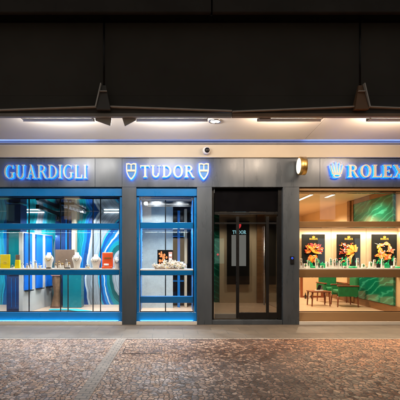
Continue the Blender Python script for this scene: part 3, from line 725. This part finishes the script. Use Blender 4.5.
tag(MB().box(X(72.3,12.8), X(76,12.8), 2.70, 2.98, .135, 2.93).build('column', M['beige'], None, .006), 'slim cream column between the dark cupboard and the swirling wall', 'column')
tag(MB().box(X(63.5,12.3), X(82,12.3), 2.2, 2.6, .135, 1.18).build('counter', M['teal'], None, .01), 'low teal glass fronted counter on a pale floor in the left shop', 'counter')
q = MB(); q.prism([(-3.2,0),(-2.5,0),(-1.9,.55),(-1.35,.55),(-1.35,.8),(-2.05,.8),(-2.65,.22),(-3.2,.22)], 0, .012)
rug = q.build('carpet_inlay', M['turq']); rug.data.transform(Matrix.Rotation(R(90),4,'X')); rug.data.transform(Matrix.Translation((0,1.75,.147)))
tag(rug, 'turquoise zigzag carpet runner on the pale floor of the left shop', 'carpet')
t = thing('draped_stand', 'narrow upright stand draped in brown cloth with a pink top on the pale floor', 'stand', (X(56.5,12.3),2.3,.13))
x_, y_ = X(56.8,12.3), 2.3
prof = [(.16,.135),(.13,.2),(.10,.35),(.09,.5),(.105,.7),(.12,.9),(.11,1.02),(.02,1.04)]
q = MB(); q.lathe(prof, (x_,y_,0), 18); 
for v_ in q.bm.verts:
    a = math.atan2(v_.co.y-y_, v_.co.x-x_); v_.co.x += .018*math.sin(5*a+6*v_.co.z); v_.co.y += .018*math.cos(4*a+5*v_.co.z); v_.co.x -= .05*max(0,.5-v_.co.z)
q.build('drape', M['cloth'], t)
MB().box(x_-.14, x_+.12, y_-.12, y_+.12, 1.03, 1.09).build('top', M['rose'], t, .02)

# ------------------------------------------------------------------ things on the left shelf (d about 10.3)
ZS = Z(268.8)
D = 10.32; Y0 = D-D0
def XS(px_): return X(px_, D)
def HS(py): return Z(py, D)
t = thing('yellow_card', 'large yellow card with small gold pin, standing at the left end of the shelf', 'display card', (XS(5),Y0,ZS))
q = MB(); q.box(XS(.2), XS(10), Y0, Y0+.02, ZS, HS(254.5)); q.build('card', M['yellow'], t, .003)
MB().torus((XS(5),Y0-.004,ZS+.14), .035, .03, .004, 18, 6).build('pin', M['gold'], t)
t = thing('yellow_box', 'narrow yellow box with dark lid beside the large yellow card', 'box', (XS(17.3),Y0,ZS))
q = MB(); q.prism([(XS(14.7),ZS),(XS(19.8),ZS),(XS(19.6),HS(260)),(XS(15.6),HS(260))], Y0-.02, Y0+.06); q.build('box_body', M['yellow'], t, .003)
MB().box(XS(15.7), XS(19.6), Y0-.01, Y0+.05, HS(260)+.002, HS(254.8)).build('lid', M['brownboard'], t, .003)
def bust(px_, w, py, label, chain):
    x = XS(px_); h = HS(py)-ZS; w = w*D/F/2
    t = thing('necklace_bust', label, 'necklace bust', (x,Y0,ZS), 'white necklace busts on the left shelf')
    prof = [(w*.62,0),(w*.66,.02*h),(w*.62,.1*h),(w*.72,.3*h),(w*.95,.52*h),(w,.62*h),(w*.86,.72*h),(w*.55,.82*h),(w*.40,.9*h),(w*.36,h),(w*.05,h*1.003)]
    MB().lathe([(r,ZS+z) for r,z in prof], (x,Y0,0), 24, 'z', 1, .55).build('bust_form', M['bust'], t)
    q = MB(); n = 22
    pts = [(x+w*.62*math.sin(a), Y0-.56*w*(.55+.35*math.cos(a)), ZS+h*(.80-.30*math.cos(a)-.0)) for a in [(-1.5+3*i/n) for i in range(n+1)]]
    q.tube(pts, .006, 6)
    for p in pts[::3]: q.lathe([(.001,p[2]-.014),(.012,p[2]),(.001,p[2]+.014)], (p[0],p[1]-.006,0), 8)
    q.build('necklace', chain, t)
    return t
bust(49, 9.5, 252.5, 'white necklace bust left of the brown board on the left shelf', M['gold'])
bust(77, 10, 252.5, 'white necklace bust right of the brown board on the left shelf', M['steel'])
bust(96, 10.5, 254.5, 'rounded white bust beside the orange case', M['steel'])
bust(117, 7, 257, 'white bust at the right end of the left shelf', M['steel'])
t = thing('display_board', 'brown felt backing board between two white busts, gold jewellery before it', 'display board', (XS(63),Y0+.16,ZS))
MB().box(XS(53.8), XS(73.2), Y0+.14, Y0+.17, ZS, HS(249.5)).build('board', M['brownboard'], t, .004)
MB().box(XS(54.5), XS(72.5), Y0+.172, Y0+.28, ZS, ZS+.02).build('foot', M['brownboard'], t)
def jewel(px_, dy, h, kind, label):
    h *= 1.45; x = XS(px_); y = Y0+dy
    t = thing('jewellery_stand', label, 'jewellery', (x,y,ZS), 'small jewellery pieces along the left shelf')
    q = MB()
    if kind == 0: q.box(x-.028, x+.028, y-.03, y+.03, ZS, ZS+h*.55)
    elif kind == 1: q.lathe([(.03,ZS),(.024,ZS+h*.3),(.012,ZS+h*.7)], (x,y,0), 14)
    else: q.prism([(x-.035,ZS),(x+.035,ZS),(x+.02,ZS+h*.7),(x-.02,ZS+h*.7)], y-.02, y+.03)
    q.build('stand', M['white'] if kind != 2 else M['bust'], t, .003)
    q = MB(); q.torus((x,y-.035,ZS+h*.8), .024, .022+.006*kind, .006, 16, 6); q.build('ring', M['gold'] if (kind+int(px_)) % 2 else M['steel'], t)
    return t
jw = [(12.2,.05,.05,0,'low white tray with a ring right of the large yellow card'),(23,.0,.09,1,'small ring cone just right of the narrow yellow box'),(27,.03,.07,2,'little linen stand with ring, second right of the yellow box'),(31,-.02,.11,1,'ring cone at the middle of the blue niches'),(35.5,.02,.13,2,'tallest linen ring stand in front of the blue niches'),(40,.0,.08,0,'white ring block left of the first necklace bust'),
      (56,-.03,.08,1,'small ring cone at the left foot of the brown board'),(59.5,-.0,.12,2,'linen ring stand before the left half of the brown board'),(63,-.05,.09,0,'white ring block before the middle of the brown board'),(66.5,.0,.15,2,'tallest linen stand before the right half of the brown board'),(70,-.04,.10,1,'ring cone at the right foot of the brown board'),(86.5,.0,.06,0,'white ring block between the bust and the orange case side'),(89,-.05,.05,2,'tiny linen stand left of the rounded bust')]
for a in jw: jewel(*a)
for a, c, lab in ((47.5,52,'dark green tray at the foot of the bust left of the brown board'),(66,71,'dark green tray before the brown board')):
    tag(MB().box(XS(a), XS(c), Y0-.13, Y0-.08, ZS, ZS+.025).build('tray', M['screen_dark'], None, .003), lab, 'tray', 'dark trays on the left shelf')
t = thing('orange_case', 'orange leather presentation case with a white watch pillow, open towards the street', 'presentation case', (XS(107.3),Y0+.05,ZS))
MB().box(XS(101.8), XS(112.8), Y0+.04, Y0+.09, ZS+.01, HS(252.3)).build('lid', M['orange'], t, .03, 4)
MB().box(XS(102.2), XS(112.4), Y0-.10, Y0+.038, ZS, ZS+.045).build('tray', M['orange'], t, .01)
MB().lathe([(.02,-.06),(.035,-.055),(.035,.055),(.02,.06)], (XS(106.5),Y0-.03,ZS+.08), 16, 'x').build('pillow', M['white'], t)
MB().box(XS(104), XS(111), Y0+.033, Y0+.039, HS(258.5), HS(257.6)).build('stitching', M['gold'], t)

# ------------------------------------------------------------------ middle window display
D = 10.35; Y0 = D-D0; ZS = Z(269.5)
t = thing('picture_card', 'dark framed picture card with pale red and white print on the middle shelf', 'picture card', (XS(165.5),Y0,ZS))
MB().box(XS(157.3), XS(174), Y0+.10, Y0+.13, ZS, HS(249.8)).build('card', M['screen_dark'], t, .004)
q = MB(); q.box(XS(168.6), XS(172.2), Y0+.094, Y0+.099, HS(262), HS(252)); q.build('print', M['rose'], t)
q = MB(); q.box(XS(169), XS(171.8), Y0+.089, Y0+.0935, HS(256.5), HS(254)); q.box(XS(169), XS(171.8), Y0+.089, Y0+.0935, HS(260.5), HS(258)); q.build('caption', M['white'], t)
q = MB()
for i in range(16):
    a = rnd.random()*6.28; x = XS(rnd.uniform(159,167)); z = rnd.uniform(ZS+.1, HS(252)); r = rnd.uniform(.018,.04)
    q.prism([(x+r*math.cos(a+k*1.256), z+r*1.3*math.sin(a+k*1.256)) for k in range(5)], Y0+.094-.0006*i, Y0+.099)
q.build('pattern', M['petal_p'], t)
groupf = 'white flowers on the middle shelf'
t0 = None; lab_f = 'small white blossom with gold centre in the flower arrangement before the picture card'
for i in range(26):
    u = i/25; x = XS(154.5+u*30); h = ZS+.04+rnd.random()*.15*math.sin(math.pi*(.15+.75*u)); y = Y0-.04+rnd.uniform(-.05,.05)
    if t0 is None:
        t0 = thing('flower', lab_f, 'flower', (0,0,0), groupf)
        q = MB()
        for k in range(6):
            a = k*1.047; c = Vector((.032*math.cos(a), -.008, .032*math.sin(a))); pr = []
            for j in range(8):
                b = j*.785; pr.append(c + Vector((.023*math.cos(b)*math.cos(a)-.014*math.sin(b)*math.sin(a), .006*math.cos(b), .023*math.cos(b)*math.sin(a)+.014*math.sin(b)*math.cos(a))))
            A = [q.v(p) for p in pr]; B = [q.v(p+Vector((0,.006,0))) for p in pr]; q.f(A); q.f(B)
            for j in range(8): q.f([A[j],A[(j+1)%8],B[(j+1)%8],B[j]])
        q.build('petals', M['bust'], t0)
        MB().lathe([(.001,-.022),(.011,-.016),(.012,-.004)], (0,0,0), 10, 'y').build('centre', M['gold'], t0)
        MB().tube([(0,.0,0),(.004,.008,-.03),(0,.01,-.06)], .004, 6).build('stalk', M['green'], t0)
        o = t0; o.location = (x,y,h)
    else:
        o = dup(t0, (x,y,h), lab_f)
    o.rotation_euler = (rnd.uniform(-.5,.3), rnd.uniform(0,6), rnd.uniform(-.5,.5)); s_ = rnd.uniform(.9,1.5); o.scale = (s_,s_,s_)
tag(MB().box(XS(155), XS(184), Y0-.09, Y0+.05, ZS, ZS+.03).build('flower_tray', M['brownboard'], None, .006), 'low dark tray under the white flowers on the middle shelf', 'tray')
# behind the middle window
t = thing('display_case', 'tall dark display case with blue glowing shelves behind the middle window', 'display case', (.55,2.6,.13))
MB().box(X(171.5,12.4), X(196,12.4), 2.8, 3.2, .135, 2.95).build('back_panel', M['screen_dark'], t)
MB().box(X(184.5,12.3), X(187,12.3), 2.3, 2.8, .135, 2.95).build('post', M['beige'], t)
MB().box(X(177.5,12.3), X(180,12.3), 2.3, 2.34, .135, 2.9).build('post', M['blue'], t)
for py in (236, 262, 281): MB().box(X(172,12.3), X(184,12.3), 2.35, 2.79, Z(py,12.3)-.02, Z(py,12.3)).build('shelf', M['blue'], t)
MB().box(X(172,12.3), X(184,12.3), 2.36, 2.4, Z(229.5,12.3), Z(229.5,12.3)+.03).build('light_bar', M['led_cool'], t)
area('case_lamp', (X(178,12.3),2.5,Z(231,12.3)), (.3,.2), 3, (.5,.8,1))
t = thing('ceiling_beam', 'black track with one lit spotlight across the top of the middle window', 'track light', (0,1.2,2.9))
MB().box(X(147,11.4), X(196,11.4), 1.38, 1.44, Z(206.8,11.4), Z(201.5,11.4)).build('track', M['black'], t)
MB().lathe([(.03,-.05),(.06,-.04),(.06,.05),(.045,.055)], (X(145.5,11.3),1.32,Z(203.5,11.3)), 16, 'y').build('spotlight', M['white'], t)
MB().lathe([(.001,-.062),(.04,-.056),(.045,-.045)], (X(145.5,11.3),1.32,Z(203.5,11.3)), 16, 'y').build('lamp', M['led_warm'], t)

# ------------------------------------------------------------------ entrance interior
D = 13.4
def screen(a, b, c, d, label, full):
    t = thing('wall_screen', label, 'wall screen', (X((a+c)/2,D),D-D0,Z(d,D)), 'dark screens on the entrance wall')
    MB().box(X(a,D), X(c,D), D-D0, D-D0+.09, Z(d,D), Z(b,D)).build('frame', M['screen_dark'], t, .004)
    if full:
        MB().box(X(231.5,D), X(246,D), D-D0-.012, D-D0-.002, Z(266,D), Z(235,D)).build('display', M['screen'], t)
        q = MB(); h = .11; w = word_w('TUDOR', h, .16); sx = .42/w; x = X(239.3,D)-.21
        for c_ in 'TUDOR': x += put_glyph(q, c_, x, Z(234,D), h, D-D0-.02, D-D0-.002, sx) + .16*h*sx
        q.build('lettering', M['cyan'], t)
        x, z = X(239.3,D), Z(226,D)
        MB().prism([(x-.055,z+.07),(x+.055,z+.07),(x+.055,z),(x+.03,z-.05),(x,z-.08),(x-.03,z-.05),(x-.055,z)], D-D0-.02, D-D0-.002).build('shield', M['redlit'], t)
screen(227, 221.5, 249.5, 284.5, 'tall dark wall screen with lit pale display and cyan lettering behind the door', True)
screen(266.5, 221.5, 276, 284.5, 'narrow dark blank wall screen at the right edge of the door', False)
tag(MB().box(X(257,D), X(264.5,D), D-D0-.02, D-D0+.08, .135, 2.98).build('wall_post', M['brown'], None, .004), 'brown wooden post on the beige wall behind the door', 'post')
t = thing('green_reflection_block', 'dark green block in place of a reflection with a red light at the left edge of the door', 'cabinet', (X(217,13.7),3.7,.13))
MB().box(X(214,13.7), X(219.5,13.7), 3.62, 3.88, .135, 2.9).build('carcass', M['greenwall'], t)  # green reflection at the door edge, built as a solid dark green block
MB().lathe([(.001,-.03),(.03,-.02),(.035,0)], (X(217.5,13.7),3.61,Z(254.5,13.7)), 12, 'y').build('indicator', M['redlit'], t)

# ------------------------------------------------------------------ right shop
t = thing('stone_wall_panel', 'large green veined glossy stone panel in a brown frame on the right wall', 'wall panel', (5.55,2,.35))
MB().box(5.66, 5.715, .80, 3.10, .356, 3.17).build('slab', M['greenwall'], t)
MB().box(5.64, 5.716, 3.103, 3.24, .2, 3.30).build('frame_post', M['brown'], t, .004)
MB().box(5.645, 5.717, .79, 3.10, 3.173, 3.30).build('frame_rail', M['brown'], t, .004)
for y, x, lab in ((2.6,3.95,'long lit ceiling slot nearest the pilaster in the right shop'),(2.1,4.55,'short lit ceiling slot near the middle of the right shop')):
    t = thing('ceiling_light', lab, 'ceiling light', (x,y,3.3), 'lit slots in the right shop ceiling')
    L_ = .8 if x < 4 else .3
    MB().box(x-.05, x+.05, y-L_, y+L_, 3.285, 3.309).build('housing', M['white'], t, .004)
    MB().box(x-.04, x+.04, y-L_+.02, y+L_-.02, 3.278, 3.284).build('diffuser', M['led_warm'], t)
# lit back panel of the window display
t = thing('display_backdrop', 'glowing tan backdrop behind the three posters above the right shelf', 'backdrop', (4.5,.76,1.3))
for i, (a, c) in enumerate(((299.5,331),(331.3,366),(366.3,402),(402.3,470))):
    MB().box(X(a,10.72), X(c,10.72), .72, .75, Z(268.5)+.003, Z(227.5,10.72)).build('panel', M['tan'], t, .003)
area('backdrop_lamp', (X(385,10.6),.62,2.18), (3.9,.04), 26, WARM, (R(18),0,0))
D = 10.52; Y0 = D-D0; ZS = Z(268.5)
def poster(a, c, label, style):
    t = thing('poster', label, 'poster', (XS((a+c)/2),Y0,ZS), 'black posters with gold lettering on the right shelf')
    z0, z1 = ZS+.003, HS(234.3); xa, xb = XS(a), XS(c); xm = (xa+xb)/2
    MB().box(xa, xb, Y0+.0, Y0+.04, z0, z1).build('panel', M['poster'], t, .004)
    q = MB(); h = .042; w = word_w('ROLEX', h, .16); x = xm-.10
    for c_ in 'ROLEX': x += put_glyph(q, c_, x, HS(239.8), h, Y0-.006, Y0-.001, .20/w) + .16*h*.20/w
    crown(q, xm, HS(238.4), .065, .06, Y0-.006, Y0-.001)
    q.build('lettering', M['petal_y'], t)
    r = random.Random(style*5+3)
    q = MB(); k = [0]
    def petal(x, z, a, l, w, mi):
        tx, tz = x+l*math.cos(a), z+l*math.sin(a)
        if not (xa+.03 < tx < xb-.03 and xa+.03 < x < xb-.03 and z0+.01 < tz < HS(243)): return
        q.mi = mi; k[0] += 1; yy = Y0-.002-.0004*k[0]; pts = []
        for j in range(15):
            s_ = j/14; pts.append((s_*l, w*math.sin(math.pi*s_**.8)))
        pts = pts + [(u, -v*.9) for u, v in pts[::-1][1:-1]]
        q.prism([(x+u*math.cos(a)-v*math.sin(a), z+u*math.sin(a)+v*math.cos(a)) for u, v in pts], yy, Y0-.001)
    zc = (z0+z1)/2
    def bloom(cx_, cz_, n, l, w, cols, spread=6.28, a0=0.0):
        for i in range(n):
            a = a0 + spread*i/n + r.uniform(-.12,.12); petal(cx_+.15*l*math.cos(a), cz_+.15*l*math.sin(a), a, l*r.uniform(.75,1.1), w*r.uniform(.8,1.15), cols[i % len(cols)])
        for i in range(n): 
            a = a0 + spread*(i+.5)/n; petal(cx_, cz_, a, l*r.uniform(.4,.6), w*.6, cols[(i+1) % len(cols)])
    for i in range(9): petal(xm+r.uniform(-.2,.2), z0+.06+r.random()*.12, r.uniform(.8,2.3), r.uniform(.1,.17), .022, 5)
    if style == 0:   # flame coloured mass of petals with pale feathers through it
        for i in range(90): a = r.uniform(-.5,3.6); d_ = r.uniform(.03,.18); petal(xm+.02+d_*math.cos(a), zc+.02+d_*math.sin(a), a+r.uniform(-.5,.5), r.uniform(.05,.10), r.uniform(.014,.026), r.choice((0,0,3,3,2)))
        for i in range(11): petal(xm-.17+.012*i, zc+.15-.016*i, -.75+.06*i+r.uniform(-.1,.1), r.uniform(.2,.30), r.uniform(.02,.035), r.choice((1,1,2,0)))
        for i in range(40): petal(xm-.03+r.uniform(-.09,.09), zc-.09-r.random()*.12, r.uniform(-2.3,-.8), r.uniform(.06,.11), .02, r.choice((0,1,1,2)))
        for i in range(12): petal(xm+r.gauss(.02,.09), zc+r.gauss(.03,.06), r.random()*6.28, .04, .008, r.choice((4,1,3)))
    elif style == 1:  # many small red petals and one large yellow bloom
        for i in range(110): petal(xm-.07+r.gauss(0,.09), zc+.05+r.gauss(0,.12), r.random()*6.28, r.uniform(.025,.055), r.uniform(.007,.013), r.choice((3,3,2,4,0)))
        bloom(xm+.11, zc-.02, 13, .17, .035, (1,0,1,2), 3.6, .1)
        for i in range(14): petal(xm+.12-.01*i, zc-.06-.006*i, -2.5+i*.09, r.uniform(.12,.2), .022, r.choice((1,2,1,4)))
    else:             # winged blooms, each of two pairs of unequal wings
        for (dx, dz, s_, a0) in ((-.12,.15,1.15,.35),(.10,.19,.95,.9),(.15,.02,1.0,-.4),(-.10,-.08,1.35,1.1),(.06,-.15,1.0,.1)):
            for a_, l_, w_ in ((.55,.13,.045),(2.35,.14,.05),(-.5,.10,.038),(-2.5,.10,.04)):
                petal(xm+dx, zc+dz, a0+a_, l_*s_, w_*s_, r.choice((0,1,2))); petal(xm+dx, zc+dz, a0+a_, l_*.8*s_, w_*.55*s_, r.choice((1,2,0)))
                for v_ in (-.12,0,.12): petal(xm+dx, zc+dz, a0+a_+v_, l_*.85*s_, .004, r.choice((3,4)))
            petal(xm+dx-.02*math.cos(a0+1.5), zc+dz-.03*math.sin(a0+1.5), a0+1.5, .07*s_, .010, 3)
        for i in range(26): petal(xm+r.gauss(0,.12), zc+r.gauss(.02,.13), r.random()*6.28, .025, .006, r.choice((4,1,2)))
    q.build('printed_flowers', [M['petal_o'],M['petal_y'],M['petal_p'],M['petal_r'],M['white'],M['greend']], t)
poster(302, 325, 'black poster with a flame coloured swirl of petals, nearest the pilaster', 0)
poster(337, 360.5, 'black poster with red petals and one yellow bloom, middle of the three', 1)
poster(372, 397, 'black poster with orange winged blooms, rightmost of the three', 2)

# watch stands along the right shelf
gw = 'white watch stands along the right shelf'
def watch_stand(px_, dy, h, kind, label):
    h *= 1.2
    x = X(px_,10.3); y = .3+dy
    t = thing('watch_stand', label, 'watch stand', (x,y,ZS), gw)
    q = MB()
    if kind == 2:
        q.box(x-.036, x+.036, y-.036, y+.036, ZS, ZS+h*.5); bw, tw, yf0, yf1, zt = .036, .036, y-.036, y-.036, ZS+h*.5
    else:
        bw, tw, dp = ((.036,.024,.030) if kind == 0 else (.048,.036,.036)); zt = ZS+h*(1 if kind == 0 else .85)
        yf0, yf1 = y-dp, y-dp*.25
        A = [q.v(p) for p in ((x-bw,yf0,ZS),(x+bw,yf0,ZS),(x+bw,y+dp,ZS),(x-bw,y+dp,ZS),(x-tw,yf1,zt),(x+tw,yf1,zt),(x+tw,y+dp*.6,zt),(x-tw,y+dp*.6,zt))]
        for f_ in ((0,3,2,1),(4,5,6,7),(0,1,5,4),(1,2,6,5),(2,3,7,6),(3,0,4,7)): q.f([A[k] for k in f_])
    q.build('stand', M['white'], t, .005, 3)
    def on_face(u, off): return Vector((x, yf0+(yf1-yf0)*u-off, ZS+(zt-ZS)*u))
    q = MB(); sw = .011; p0, p1 = on_face(.30,.004), on_face(.985,.004)
    A = [q.v(p) for p in (p0+Vector((-sw,0,0)), p0+Vector((sw,0,0)), p1+Vector((sw,0,0)), p1+Vector((-sw,0,0)))]
    B = [q.v(v_.co+Vector((0,-.006,0))) for v_ in A]
    for f_ in ((A[0],A[1],A[2],A[3]),(B[3],B[2],B[1],B[0])): q.f(f_)
    for k in range(4): q.f([A[k],A[(k+1)%4],B[(k+1)%4],B[k]])
    wt = q.build('strap', (M['steel'], M['gold'], M['green'], M['brown'])[int(px_*7) % 4], t)
    c_ = on_face(.68,.012); rr_ = .021
    MB().lathe([(rr_,-.006),(rr_*1.05,0),(rr_*.8,.004)], (c_.x,c_.y,c_.z), 20, 'y').build('bezel', M['gold'] if int(px_) % 3 else M['steel'], wt)
    MB().lathe([(rr_*.78,-.0075),(rr_*.78,-.004)], (c_.x,c_.y,c_.z), 20, 'y').build('dial', M['white'] if int(px_) % 2 else M['greend'], wt)
    return t
ws = [(301,0,.19,0,'slim white stand hard against the pilaster, below the first poster'),(304.5,-.05,.11,1,'short wedge stand below the first poster, left corner'),(308.3,0,.16,0,'slim stand below the first poster left of the green blocks'),(316.3,-.02,.20,0,'slim stand right of centre below the first poster'),(320.5,-.08,.10,2,'white cube stand below the first poster, right side'),
 (327.6,.02,.15,1,'wedge stand in the gap right of the first poster'),(330.6,0,.20,0,'slim stand left of the middle of the first poster gap'),(333.4,-.04,.17,0,'slim stand at the centre of the first poster gap'),(336,-.02,.19,0,'slim stand at the left edge of the middle poster'),(339.2,-.05,.15,0,'slim stand under the red petals of the middle poster'),(343,-.09,.09,2,'cube stand under the middle poster, left of the green block'),
 (348,0,.20,0,'slim stand under the stalks of the middle poster'),(357.3,-.02,.20,0,'slim stand at the right corner of the middle poster'),(362,-.06,.10,1,'wedge stand in the second poster gap, left'),(365.5,.02,.09,2,'cube stand at the centre of the second poster gap'),(370,-.03,.15,1,'tall wedge stand left of the right poster'),(374.5,0,.17,0,'slim stand at the left corner of the right poster'),(382,-.02,.19,0,'slim stand under the middle of the right poster'),(391,-.08,.10,2,'cube stand under the right poster'),(395,0,.20,0,'slim stand at the right corner of the right poster')]
for a in ws: watch_stand(*a)
gb = [(311.5,.10,.16,'green leaf shaped block under the first poster, left'),(315,.02,.05,'low green pad under the first poster, centre'),(323.5,.06,.15,'green leaf shaped block at the right corner of the first poster'),(346,.02,.16,'tall green block under the middle poster, centre'),(352,-.05,.05,'low green pad under the middle poster, right'),(387,.02,.14,'green block under the right poster, centre'),(397,-.05,.04,'low green pad at the right end of the shelf')]
for px_, dy, h, lab in gb:
    x = X(px_,10.3); y = .3+dy; q = MB()
    if h > .1: q.prism([(x-.05,ZS),(x+.05,ZS),(x+.07,ZS+h*.4),(x+.045,ZS+h*.8),(x+.02,ZS+h*.62),(x,ZS+h),(x-.03,ZS+h*.65),(x-.06,ZS+h*.85),(x-.065,ZS+h*.4)], y-.03, y+.03)
    else: q.lathe([(.09,ZS),(.10,ZS+h*.4),(.08,ZS+h),(.01,ZS+h*1.05)], (x,y,0), 20, 'z', 1, .6)
    tag(q.build('green_block', M['greend'], None, .005), lab, 'display block', 'green display blocks on the right shelf')

# seating corner
FZ = .151
def armchair(loc, rot, label):
    t = thing('armchair', label, 'armchair', (0,0,0), 'green armchairs with wooden legs in the right shop')
    MB().box(-.27,.27,-.27,.25,.36,.47).build('seat', M['green'], t, .04, 3)
    q = MB(); q.box(-.29,.29,.22,.33,.46,.86); q.build('backrest', M['green'], t, .045, 3)
    for s_ in (-1,1):
        a = (s_*.335 - .04, s_*.335 + .04)
        MB().box(a[0], a[1], -.27, .27, .30, .58).build('side_panel', M['green'], t, .02, 3)
        MB().box(a[0]-.006, a[1]+.006, -.30, .30, .583, .615).build('armrest', M['redwood'], t, .01)
        for yy in (-.27,.26):
            q = MB(); q.tube([(s_*.335,yy,.31),(s_*.345,yy*1.06,0)], .024, 8, .016); q.build('leg', M['redwood'], t)
    t.location = loc; t.rotation_euler = (0,0,rot); return t
a1 = armchair((X(331.5,13.6), 3.6, FZ), R(6), 'green armchair facing the street behind the small wooden table')
a2 = dup(a1, (X(344.5,12.5), 2.5, FZ), 'green armchair seen from its side, nearest the window, right of the small table'); a2.rotation_euler = (0,0,R(-96))
x, y = X(318.5,12.6), 2.6
t = thing('side_table', 'small red brown wooden table with papers before the green armchairs', 'side table', (x,y,FZ))
zt = Z(291.3,12.4)
MB().box(x-.28, x+.28, y-.24, y+.24, zt-.035, zt).build('table_top', M['redwood'], t, .006)
for sx in (-1,1):
    for sy in (-1,1): MB().tube([(x+sx*.24,y+sy*.2,zt-.036),(x+sx*.26,y+sy*.21,FZ)], .026, 8, .018).build('leg', M['redwood'], t)
q = MB()
for k, (dx, dz) in enumerate(((-.01,0),(.02,.012))): q.box(x+dx-.08, x+dx+.10, y-.1, y+.12, zt+.001+dz, zt+.012+dz)
t = thing('catalogue_stack', 'grey and white catalogues leaning in a small heap on the wooden table', 'catalogues', (x,y,zt))
q.build('catalogue', M['white'], t, .002)
q = MB(); q.prism([(x-.06,zt+.026),(x+.04,zt+.026),(x+.08,zt+.16),(x+.0,zt+.18)], y-.02, y); q.build('catalogue', M['screen_dark'], t)
q = MB(); q.prism([(x+.05,zt+.026),(x+.13,zt+.026),(x+.11,zt+.15),(x+.05,zt+.15)], y+.01, y+.03); q.build('catalogue', M['steel'], t)
t = thing('framed_screen', 'tan folding screen panel in a red brown frame behind the small table', 'screen panel', (X(311,15),5,FZ))
D = 15.0
MB().box(X(303,D), X(321,D), 5.01, 5.04, FZ+.06, 1.25).build('panel', M['tan'], t)
q = MB(); q.box(X(300.5,D), X(303,D)-.002, 5, 5.05, FZ, 1.3); q.box(X(321,D)+.002, X(324,D), 5, 5.05, FZ, 1.3); q.box(X(303,D), X(321,D), 5.002, 5.048, FZ, FZ+.058); q.box(X(303,D), X(321,D), 5.002, 5.048, 1.252, 1.3)
q.build('frame', M['redwood'], t, .005)
for i, px_ in enumerate((305.5, 308.5, 312)):
    x = X(px_,14.6); z = Z(298,14.6)
    tag(MB().lathe([(.035,FZ),(.035,FZ+.11),(.014,FZ+.15),(.014,FZ+.2)], (x,4.6,0), 14).build('bottle', M['screen_dark'] if i % 2 == 0 else M['white']), ['dark bottle nearest the pilaster at the foot of the tan screen','pale bottle between two dark bottles at the foot of the tan screen','dark bottle right of the pale bottle at the foot of the tan screen'][i], 'bottle', 'bottles at the foot of the screen')
tag(MB().box(X(349,13.3), X(353,13.3), 3.25, 3.45, FZ, 3.30).build('column', M['brown'], None, .005), 'dark wooden post at the far edge of the green stone panel', 'post')
